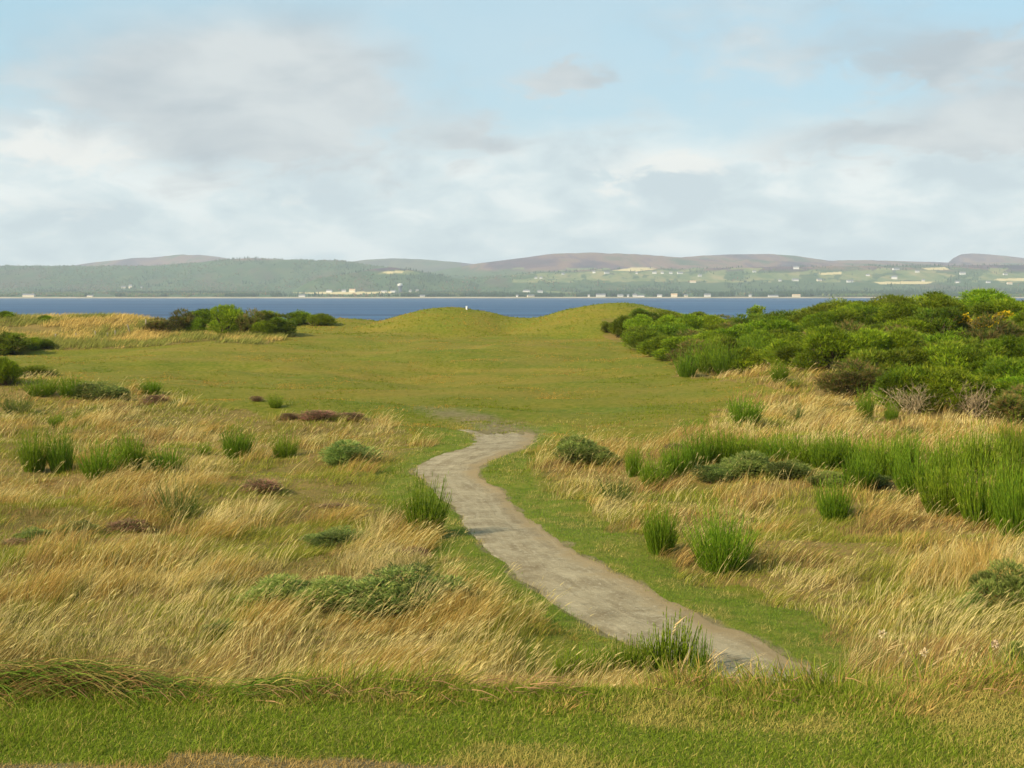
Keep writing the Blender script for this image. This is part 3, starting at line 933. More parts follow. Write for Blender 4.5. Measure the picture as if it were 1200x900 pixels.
def wind(x, y):
    a = (fbm(x / 3.2, y / 3.2, 3, 101) - 0.5) * 3.4 + (fbm(x / 0.8, y / 0.8, 2, 111) - 0.5) * 2.4
    return np.stack([np.cos(a), np.sin(a) * 0.8 + 0.12, np.zeros_like(a)], -1)


def rough_colours(x, y):
    g = fbm(x / 2.6, y / 3.6, 4, 121)
    g2 = fbm(x / 0.9, y / 0.9, 3, 131)
    n = len(x)
    c = STRAW[None] * np.ones((n, 1))
    k = sstep(0.44, 0.62, g2)[:, None]; c = c * (1 - k) + PALE * k
    k = (sstep(0.50, 0.36, g2) * 0.9)[:, None]; c = c * (1 - k) + TAWNY * k
    gr = sstep(0.48, 0.575, g * 0.62 + g2 * 0.38 + np.where(x < 0, 0.065, 0.045))
    # photographed drifts: greener below the broom at the left, straw on the right flank
    return c, gr


def rough_grass():
    B = Blades()
    nt = 100000
    az = np.radians(rng.uniform(-27.5, 27.5, nt)); r = np.exp(rng.uniform(np.log(13.5), np.log(125), nt))
    x, y = r * np.sin(az), r * np.cos(az)
    pd = path_dist(x, y); z = Z(x, y, pd)
    rough, ridge, dune, u, v = zones(x, y, Zbase(x, y))
    keep = (rough | (ridge & (rng.uniform(0, 1, nt) < 0.85))) & (pd > 0.12 + 0.25 * rng.uniform(0, 1, nt))
    x, y, z, pd, u, v = x[keep], y[keep], z[keep], pd[keep], u[keep], v[keep]
    r = np.hypot(x, y); n = len(x)
    c, gr = rough_colours(x, y)
    gr = np.maximum(gr, 0.75 * sstep(1.3, 0.2, pd))
    gr = np.where(y > 48, gr * 0.8, gr) * (0.62 + 0.38 * sstep(19, 28, y))
    gr = np.maximum(gr, 0.85 * sstep(4.2, 0.8, pd) * (u > 560) * sstep(0.30, 0.52, fbm(x / 0.9, y / 0.9, 3, 163)))
    sh = (inpoly(u, v, [(600, 752), (845, 752), (850, 812), (600, 812)])).astype(float)
    gr = np.maximum(gr, 0.8 * sh)
    W = wind(x, y)
    hs = fbm(x / 1.5, y / 1.5, 3, 141)
    hh = (0.24 + 0.55 * sstep(0.3, 0.72, hs)) * (1 - 0.5 * gr) * (0.45 + 0.55 * sstep(0.0, 1.6, pd)) * (1 - 0.45 * sh)
    lean = 0.35 + 0.75 * fbm(x / 1.9, y / 1.9, 2, 151)
    rus = fbm(x / 1.4, y / 1.8, 3, 155)
    per = 8
    for k in range(per):
        off = rng.normal(0, 1, (n, 2)) * np.where(r < 30, 0.055, 0.10)[:, None]
        root = np.stack([x + off[:, 0], y + off[:, 1], z - 0.02], -1)
        isg = rng.uniform(0, 1, n) < np.clip(0.24 + 0.75 * gr, 0, 0.95)
        pickg = rng.uniform(0, 1, (n, 1))
        cg = GREEN * pickg + OLIVE * (1 - pickg)
        cc = np.where(isg[:, None], cg, c)
        cc = np.where(((rus > 0.63) & (rng.uniform(0, 1, n) < 0.6))[:, None], np.array([0.31, 0.195, 0.070]), cc) * rng.uniform(0.66, 1.26, (n, 1))
        d = norm(np.stack([off[:, 0] * 2.2, off[:, 1] * 2.2, np.ones(n)], -1) + W * (0.22 * lean)[:, None] + rng.normal(0, 0.13, (n, 3)))
        L = hh * rng.uniform(0.55, 1.2, n) * np.where(isg, 0.8, 1.0)
        bend = W * (0.62 * lean * rng.uniform(0.5, 1.4, n))[:, None] + np.stack([np.zeros(n), np.zeros(n), -0.30 * lean], -1) + rng.normal(0, 0.09, (n, 3))
        wd = np.maximum(0.0035, 0.40 * r / 1267)
        near = r < 34
        B.add(root[near], d[near], L[near], wd[near], bend[near], cc[near], 4, taper=0.5)
        B.add(root[~near], d[~near], L[~near], wd[~near], bend[~near], cc[~near], 2, taper=0.4)
    # taller flowering stalks
    m = (rng.uniform(0, 1, n) < 0.30) & (gr < 0.75) & (pd > 0.5)
    xs, ys, zs, rs = x[m], y[m], z[m], r[m]; k = len(xs)
    Wm = wind(xs, ys)
    d = norm(np.stack([np.zeros(k), np.zeros(k), np.ones(k)], -1) + Wm * 0.35 + rng.normal(0, 0.14, (k, 3)))
    L = rng.uniform(0.5, 0.95, k)
    bend = Wm * rng.uniform(0.15, 0.5, (k, 1)) + np.array([0, 0, -0.12])
    cc = (PALE if False else np.array([0.62, 0.49, 0.19])) * rng.uniform(0.7, 1.2, (k, 1))
    B.add(np.stack([xs, ys, zs], -1), d, L, np.maximum(0.003, 0.3 * rs / 1267), bend, cc, 3, taper=0.2)
    tip = np.stack([xs, ys, zs], -1) + d * (L * 0.82)[:, None] + bend * (L * 0.67)[:, None]
    for q in range(2):
        B.add(tip, norm(d + bend * 1.6 + rng.normal(0, 0.12, (k, 3))), rng.uniform(0.08, 0.17, k), np.maximum(0.008, 0.36 * rs / 1267), bend * 0.4, cc * 1.05, 2, taper=0.3)
    o = B.build('rough_grass', M_GRASS)
    tag(o, 'golden wind combed rough grass on both sides of the gravel path', 'grass', kind='stuff')


def marram_grass():
    B = Blades(); nt = 26000
    az = np.radians(rng.uniform(-27.5, -9, nt)); r = rng.uniform(118, 172, nt)
    x, y = r * np.sin(az), r * np.cos(az)
    z = Z(x, y); _, _, dune, u, v = zones(x, y, Zbase(x, y))
    keep = dune & (fbm(x / 4, y / 3, 3, 161) > 0.33)
    x, y, z = x[keep], y[keep], z[keep]; n = len(x)
    g = fbm(x / 5, y / 4, 3, 171)
    for k in range(4):
        off = rng.normal(0, 0.22, (n, 2))
        c = np.where((rng.uniform(0, 1, n) < sstep(0.36, 0.56, g))[:, None], np.array([0.235, 0.235, 0.05]), STRAW * 0.95) * rng.uniform(0.7, 1.25, (n, 1))
        d = norm(np.stack([off[:, 0] * 0.8 + 0.25, off[:, 1] * 0.8, np.ones(n)], -1) + rng.normal(0, 0.16, (n, 3)))
        B.add(np.stack([x + off[:, 0], y + off[:, 1], z - 0.03], -1), d, rng.uniform(0.4, 0.85, n), 0.055, np.array([[0.35, 0.0, -0.1]]) + rng.normal(0, 0.1, (n, 3)), c, 2, taper=0.4)
    tag(B.build('marram_grass', M_GRASS), 'pale tufted dune grass on the low ridge at the far left', 'grass', kind='stuff')


def verge_grass():
    B = Blades(); nt = 330000
    az = np.radians(rng.uniform(-27.5, 27.5, nt)); r = np.exp(rng.uniform(np.log(15), np.log(72), nt))
    x, y = r * np.sin(az), r * np.cos(az)
    pd = path_dist(x, y)
    m = (pd < 6.0) & (pd > -0.02 - 0.7 * np.clip(fbm(x / 0.55, y / 0.8, 3, 187) - 0.46, 0, 1)) & (rng.uniform(0, 1, nt) < np.clip(1.15 - 0.12 * pd, 0.12, 1))
    x, y, pd = x[m], y[m], pd[m]
    z = Z(x, y, pd); rough, ridge, dune, u, v = zones(x, y, Zbase(x, y))
    k = ~rough | (pd < 1.0)
    x, y, z, pd = x[k], y[k], z[k], pd[k]; n = len(x); r = np.hypot(x, y)
    g = fbm(x / 0.7, y / 0.7, 3, 181)
    pick = sstep(0.45, 0.66, g)[:, None]
    c = (np.array([0.135, 0.200, 0.016]) * (1 - pick) + np.array([0.33, 0.27, 0.075]) * pick) * rng.uniform(0.7, 1.3, (n, 1))
    d = norm(np.stack([rng.normal(0.15, 0.45, n), rng.normal(0, 0.45, n), np.ones(n)], -1))
    B.add(np.stack([x, y, z - 0.01], -1), d, rng.uniform(0.03, 0.085, n) * (1 + 0.6 * sstep(0.5, 0.8, g)), np.maximum(0.005, 0.5 * r / 1267), rng.normal(0, 0.3, (n, 3)), c, 2, taper=0.5)
    # turf creeping back over the far end of the path
    n = 2600
    q = rng.uniform(0, 1, n); w_ = rng.uniform(0, 1, n)
    x = PL[0, 0] + (PR[0, 0] - PL[0, 0]) * w_ - 0.6 + rng.normal(0, 0.2, n); y = PL[0, 1] + 4.2 - 5.4 * q ** 1.5
    k = fbm(x / 0.7, y / 1.2, 3, 189) > 0.40 + 0.22 * q
    x, y = x[k], y[k]; n = len(x); z = Z(x, y)
    B.add(np.stack([x, y, z], -1), norm(np.stack([rng.normal(0.15, 0.45, n), rng.normal(0, 0.45, n), np.ones(n)], -1)), rng.uniform(0.04, 0.09, n), 0.02, rng.normal(0, 0.3, (n, 3)),
          np.array([[0.17, 0.185, 0.020]]) * rng.uniform(0.7, 1.4, (n, 1)), 2, taper=0.5)
    tag(B.build('verge_grass', M_GRASS), 'short green grass along both edges of the gravel path', 'grass', kind='stuff')


def lawn_grass():
    B = Blades(); n = 280000
    y = rng.uniform(4.6, 6.40, n); x = rng.uniform(-0.50, 0.50, n) * (y * 0.94 + 1.8)
    g = fbm(x * 1.3, y * 2.4, 4, 191); g2 = fbm(x * 0.5 + 3, y * 1.4, 3, 193)
    scuff = sstep(5.40, 5.30, y + 0.10 * x * (x > -1.5) + 0.12 * fbm(x * 3, y * 3, 3, 71)) * (x < 0.1)
    k = rng.uniform(0, 1, n) > scuff * 0.40
    x, y, g, g2, scuff = x[k], y[k], g[k], g2[k], scuff[k]; n = len(x)
    z = Z(x, y, np.full(n, 99.0))
    dry = np.clip(sstep(0.50, 0.70, g * 0.65 + g2 * 0.35 + 0.05 * sstep(-1, 2.5, x)) * 0.85 + 0.17, 0, 1)
    isd = rng.uniform(0, 1, n) < np.maximum(dry, scuff)
    c = np.where((isd & (scuff > 0.5))[:, None], np.array([0.40, 0.25, 0.085]), np.where(isd[:, None], np.array([0.38, 0.29, 0.075]), np.array([0.185, 0.222, 0.016]))) * rng.uniform(0.6, 1.35, (n, 1))
    lng = 0.016 + 0.022 * fbm(x * 2.5, y * 2.5, 2, 195) + 0.02 * sstep(5.95, 6.3, y)
    d = norm(np.stack([rng.normal(0.12, 0.42, n), rng.normal(0, 0.42, n), np.ones(n)], -1))
    B.add(np.stack([x, y, z - 0.005], -1), d, lng * rng.uniform(0.6, 1.35, n), rng.uniform(0.0024, 0.0040, n), rng.normal(0, 0.4, (n, 3)) + np.array([0.1, 0, -0.2]), c, 2, taper=0.35)
    tag(B.build('lawn_grass', M_GRASS), 'close mown green lawn along the front of the picture', 'grass', kind='stuff')


def bank_grass():
    B = Blades(); nt = 8500
    y = rng.uniform(0, 1, nt) ** 1.3 * 5.9 + 5.90; x = rng.uniform(-0.47, 0.47, nt) * (y + 1.2)
    z = Z(x, y, np.full(nt, 99.0))
    hn = fbm(x / 0.50, y / 0.50, 3, 201)
    right = sstep(-0.8, 1.0, x)
    keep = (hn > 0.40) | (rng.uniform(0, 1, nt) < 0.40)
    x, y, z, hn, right = x[keep], y[keep], z[keep], hn[keep], right[keep]; nt = len(x)
    per = 15
    gn = fbm(x / 0.7, y / 0.5, 3, 205)
    for k in range(per):
        off = rng.normal(0, 0.045, (nt, 2))
        hgt = (0.05 + 0.24 * sstep(0.34, 0.72, hn) * (0.6 + 0.4 * right) + 0.04 * right) * (0.30 + 0.70 * sstep(5.95, 6.75, y + 0.5 * (vnoise(x / 0.6, x * 0, 211) - 0.5))) * (1 + 0.6 * sstep(7.2, 8.5, y))
        L = hgt * rng.uniform(0.45, 1.3, nt)
        r3 = rng.uniform(0, 1, nt)
        pg = np.clip(0.62 - 2.2 * (gn - 0.46), 0.12, 0.85)
        c = np.where((r3 < pg)[:, None], np.array([0.170, 0.215, 0.018]), np.where((r3 < pg + (1 - pg) * 0.6)[:, None], np.array([0.44, 0.33, 0.085]), np.array([0.38, 0.235, 0.065])))
        c = c * rng.uniform(0.5, 1.4, (nt, 1))
        wn = (fbm(x / 0.45, y / 0.6, 2, 209) - 0.42) * 3.4
        W = np.stack([np.clip(0.35 + wn, -0.7, 1.1), rng.normal(-0.1, 0.4, nt), np.zeros(nt)], -1)
        d = norm(np.stack([off[:, 0] * 6, off[:, 1] * 6, np.ones(nt)], -1) + W * 0.30 + rng.normal(0, 0.20, (nt, 3)))
        bend = W * rng.uniform(0.0, 0.38, (nt, 1)) + np.array([0, 0, -0.12]) + rng.normal(0, 0.12, (nt, 3))
        B.add(np.stack([x + off[:, 0], y + off[:, 1], z - 0.02], -1), d, L, rng.uniform(0.003, 0.0065, nt), bend, c, 4, taper=0.5)
    # flat dead litter caught in the edge
    n = 2600
    y = rng.uniform(6.1, 6.9, n); x = rng.uniform(-0.47, 0.47, n) * (y + 1.2)
    k = fbm(x / 0.5, y / 0.3, 3, 207) > 0.47
    x, y = x[k], y[k]; n = len(x); z = Z(x, y, np.full(n, 99.0))
    B.add(np.stack([x, y, z + rng.uniform(0.0, 0.07, n)], -1), np.stack([rng.uniform(0.2, 1.0, n), rng.normal(-0.2, 0.4, n), rng.normal(0.12, 0.2, n)], -1), rng.uniform(0.06, 0.2, n), 0.005,
          np.stack([np.zeros(n), np.zeros(n), -rng.uniform(0, 0.5, n)], -1), np.array([[0.34, 0.20, 0.085]]) * rng.uniform(0.4, 1.4, (n, 1)), 3, taper=0.5)
    # pale flowering stalks blown to the right
    n = 420
    x = np.concatenate([rng.uniform(0.6, 4.2, 300), rng.uniform(-3.6, 0.8, 120)]); y = rng.uniform(7.0, 9.5, n); z = Z(x, y, np.full(n, 99.0))
    d = norm(np.stack([rng.uniform(0.35, 0.95, n), rng.normal(0, 0.2, n), np.ones(n)], -1)); L = rng.uniform(0.35, 0.75, n) + 0.35 * (y - 7.0) * 0.4
    bend = np.stack([rng.uniform(0.05, 0.35, n), rng.normal(0, 0.06, n), rng.uniform(-0.25, 0, n)], -1)
    c = np.array([0.56, 0.42, 0.18]) * rng.uniform(0.75, 1.25, (n, 1))
    B.add(np.stack([x, y, z], -1), d, L, 0.0035, bend, c, 4, taper=0.2)
    tip = np.stack([x, y, z], -1) + d * (L * 0.8)[:, None] + bend * (L * 0.64)[:, None]
    for q in range(5):
        B.add(tip + d * 0.02 * q, norm(d + bend * 1.5 + rng.normal(0, 0.16, (n, 3))), rng.uniform(0.05, 0.12, n), 0.006, bend * 0.3, c, 2, taper=0.5)
    tag(B.build('bank_grass', M_GRASS), 'coarse green and rusty grass on the bank behind the lawn', 'grass', kind='stuff')


def fairway_grass():
    """low uneven tufts that roughen the mown turf and the mounds"""
    B = Blades(); nt = 120000
    az = np.radians(rng.uniform(-27.5, 27.5, nt)); r = np.exp(rng.uniform(np.log(40), np.log(190), nt))
    x, y = r * np.sin(az), r * np.cos(az)
    g = fbm(x / 2.4, y / 4.0, 4, 221)
    on_mound = sstep(150, 160, y) * (np.abs(x) < 34)
    k = (rng.uniform(0, 1, nt) < np.clip(sstep(0.42, 0.66, g) + 0.5 * on_mound, 0.05, 1))
    x, y, r, g, on_mound = x[k], y[k], r[k], g[k], on_mound[k]
    pd = path_dist(x, y); zb = Zbase(x, y); rough, ridge, dune, u, v = zones(x, y, zb)
    k = ~rough & ~dune & (pd > 0.3); x, y, r, g, pd, on_mound = x[k], y[k], r[k], g[k], pd[k], on_mound[k]; n = len(x)
    z = Z(x, y, pd)
    g3 = 0.65 * fbm(x / 16, y / 6, 4, 231) + 0.35 * fbm(x / 2, y / 3, 3, 233)  # green and brown drifts; their contrast also paints in the hummock relief
    for q in range(3):
        off = rng.normal(0, 0.10, (n, 2))
        pick = (rng.uniform(0, 1, n) < sstep(0.44, 0.56, g3))[:, None]
        c = np.where(pick, np.array([0.325, 0.225, 0.038]), np.array([0.118, 0.155, 0.007])) * rng.uniform(0.65, 1.3, (n, 1))
        d = norm(np.stack([rng.normal(0.2, 0.5, n), rng.normal(0, 0.5, n), np.ones(n)], -1))
        B.add(np.stack([x + off[:, 0], y + off[:, 1], z - 0.01], -1), d, rng.uniform(0.04, 0.10, n) * (1 + 0.9 * on_mound), np.maximum(0.008, 0.55 * r / 1267), rng.normal(0, 0.3, (n, 3)), c, 2, taper=0.4)
    tag(B.build('fairway_grass', M_GRASS), 'low uneven tufts over the green fairway and the two mounds', 'grass', kind='stuff')


rough_grass(); fairway_grass(); marram_grass(); verge_grass(); lawn_grass(); bank_grass()


# tussocks that droop over the lawn's edge
def tussock(u, yy, w, h, n, label, dirx, brown):
    kx = (u - 600) / F
    x0, y0 = kx * yy, yy
    z0 = float(Z(np.array([x0]), np.array([y0]), np.array([99.0]))[0])
    B = Blades()
    q = rng.uniform(-1, 1, n); p = rng.normal(0, 0.09, n)
    dome = h * np.clip(1 - q * q, 0, 1) ** 0.5 * rng.uniform(0.2, 1.0, n)
    zz = Z(x0 + q * w / 2, y0 + p, np.full(n, 99.0)) - z0
    root = np.stack([q * w / 2, p, zz + dome * 0.62 - 0.02], -1)
    sgn = np.where(rng.uniform(0, 1, n) < dirx, 1.0, -1.0)
    d = norm(np.stack([sgn * rng.uniform(0.5, 1.3, n), rng.normal(-0.30, 0.4, n), rng.uniform(0.35, 1.0, n)], -1))
    L = rng.uniform(0.16, 0.42, n) * (0.35 + 0.75 * w)
    bend = np.stack([sgn * rng.uniform(0.1, 0.5, n), rng.normal(-0.12, 0.15, n), -rng.uniform(0.5, 1.1, n)], -1)
    r3 = rng.uniform(0, 1, n)
    c = np.where((r3 < 1 - brown)[:, None], np.array([0.145, 0.215, 0.020]), np.where((r3 < 1 - brown * 0.45)[:, None], np.array([0.40, 0.29, 0.08]), np.array([0.27, 0.14, 0.05]))) * rng.uniform(0.6, 1.35, (n, 1))
    B.add(root, d, L, rng.uniform(0.0035, 0.007, n), bend, c, 5, taper=0.6)
    o = B.build('grass_tussock', M_GRASS); o.location = (x0, y0, z0)
    tag(o, label, 'tussock', 'tussocks along the edge of the lawn')


tussock(62, 6.40, 0.86, 0.24, 2200, 'largest drooping green and rusty tussock at the left end of the lawn edge', 0.6, 0.55)
tussock(178, 6.38, 0.34, 0.13, 650, 'flattened tussock with blades swept right beside the largest one', 0.9, 0.4)
tussock(322, 6.40, 0.40, 0.13, 900, 'bright green tussock with brown litter on the lawn edge left of centre', 0.75, 0.4)
tussock(462, 6.42, 0.26, 0.08, 420, 'low green tussock on the lawn edge below the grey green gorse', 0.8, 0.35)

# ---- plant kinds ------------------------------------------------------------
BR = [(0.147, 0.235, 0.011), (0.2, 0.3, 0.016), (0.111, 0.183, 0.011), (0.253, 0.318, 0.023)]
DK = [(0.09, 0.135, 0.02), (0.12, 0.165, 0.024), (0.165, 0.185, 0.04)]
GG = [(0.27, 0.325, 0.071), (0.212, 0.269, 0.057), (0.364, 0.381, 0.099), (0.161, 0.22, 0.044)]
TH = [(0.236, 0.331, 0.013), (0.185, 0.263, 0.012), (0.307, 0.364, 0.019), (0.136, 0.203, 0.01)]
TD = [(0.142, 0.205, 0.013), (0.188, 0.254, 0.017), (0.229, 0.254, 0.023)]
TB = [(0.22, 0.172, 0.045), (0.15, 0.178, 0.027), (0.28, 0.201, 0.059), (0.12, 0.167, 0.022)]
HE = [(0.341, 0.186, 0.102), (0.253, 0.163, 0.076), (0.418, 0.218, 0.145), (0.198, 0.186, 0.051)]


def mk_broom(nm, *a, **k):
    st, fo = broom_meshes(None, None, *a, **k)
    return Kind(nm, 'bush', [('stem', st, M_BROOM), ('foliage', fo, M_BROOM)])


def mk_gorse(nm, *a, cat='bush', **k):
    st, fo, _, _ = gorse_meshes(*a, **k)
    return Kind(nm, cat, [('stem', st, M_STEM), ('foliage', fo, M_BROOM)])


K_B = [mk_broom('broom_bush', 420, 0.54, BR), mk_broom('broom_bush', 460, 0.66, BR), mk_broom('broom_bush', 340, 0.45, BR), mk_broom('broom_bush', 300, 0.58, BR)]
K_O = [mk_broom('broom_bush', 130, 0.72, DK, sprigs=9, wid=0.010)]
K_S = [mk_broom('broom_shoots', 95, 0.26, BR, sprigs=30, wid=0.016, spr=(0.06, 0.12), jit=0.16)]
K_G = [mk_gorse('gorse_bush', GG, 11, 4200, 0.6, (0.04, 0.10), 0.010), mk_gorse('gorse_bush', GG, 14, 4200, 0.5, (0.04, 0.10), 0.010)]
K_T = [mk_gorse('broom_bush', TH, 10, 4200, 0.9, (0.035, 0.095), 0.0085), mk_gorse('broom_bush', TH, 14, 4200, 1.0, (0.035, 0.095), 0.0085), mk_gorse('broom_bush', TH, 8, 4200, 0.8, (0.035, 0.095), 0.0085)]
K_TD = [mk_gorse('gorse_bush', TD, 11, 2600, 0.5, (0.05, 0.11), 0.011), mk_gorse('gorse_bush', TD, 8, 2600, 0.6, (0.05, 0.11), 0.011)]
K_TB = [mk_gorse('gorse_bush', TB, 9, 2200, 0.6, (0.05, 0.12), 0.010)]
K_H = [mk_gorse('heather_clump', HE, 14, 1800, 0.9, (0.05, 0.12), 0.010, cat='heather')]
K_W = [Kind('bare_shrub', 'shrub', [('twigs', twig_meshes(), M_STEM)])]
_st, _fo, _p, _o = gorse_meshes(TD, 9, 1700, 0.6, (0.09, 0.18), 0.016)
_bl = Blades(); _m = (_p[:, 2] > 0.42) & (rng.uniform(0, 1, len(_p)) < 0.34)
for _k in range(5):
    _bl.add(_p[_m] + _o[_m] * 0.09, norm(_o[_m] + rng.normal(0, 0.6, (_m.sum(), 3))), 0.075, 0.045, rng.normal(0, .1, (_m.sum(), 3)), np.array([0.80, 0.50, 0.015]) * rng.uniform(0.7, 1.15, (_m.sum(), 1)), 2, taper=0.3)
K_Y = [Kind('gorse_bush', 'bush', [('stem', _st, M_STEM), ('foliage', _fo, M_BROOM), ('blossom', _bl, M_BROOM)])]
KINDS = dict(B=K_B, O=K_O, S=K_S, G=K_G, T=K_T, D=K_TD, N=K_TB, H=K_H, W=K_W, Y=K_Y)
taken = []


def plant(kind, u, v, h, w, label, group=None):
    x, y = march(u, v)
    k = y / F
    K = random.choice(KINDS[kind])
    sx = {'B': 0.82, 'O': 0.80, 'S': 0.95, 'G': 1.0, 'T': 1.0, 'D': 1.0, 'N': 1.0, 'H': 1.0, 'W': 0.75, 'Y': 1.0}[kind]
    sz = {'B': 1.10, 'O': 1.0, 'S': 1.0, 'G': 1.15, 'T': 1.1, 'D': 1.1, 'N': 1.1, 'H': 1.1, 'W': 1.0, 'Y': 1.1}[kind]
    # the rows are read at the foot of the plant, which stands a little behind its nearest leaves
    y2 = y + 0.22 * w * k; x2 = x * y2 / y
    K.put(x2, y2, h * k * sz, w * k * sx, label, group)
    taken.append((x2, y2, w * k * 0.5))


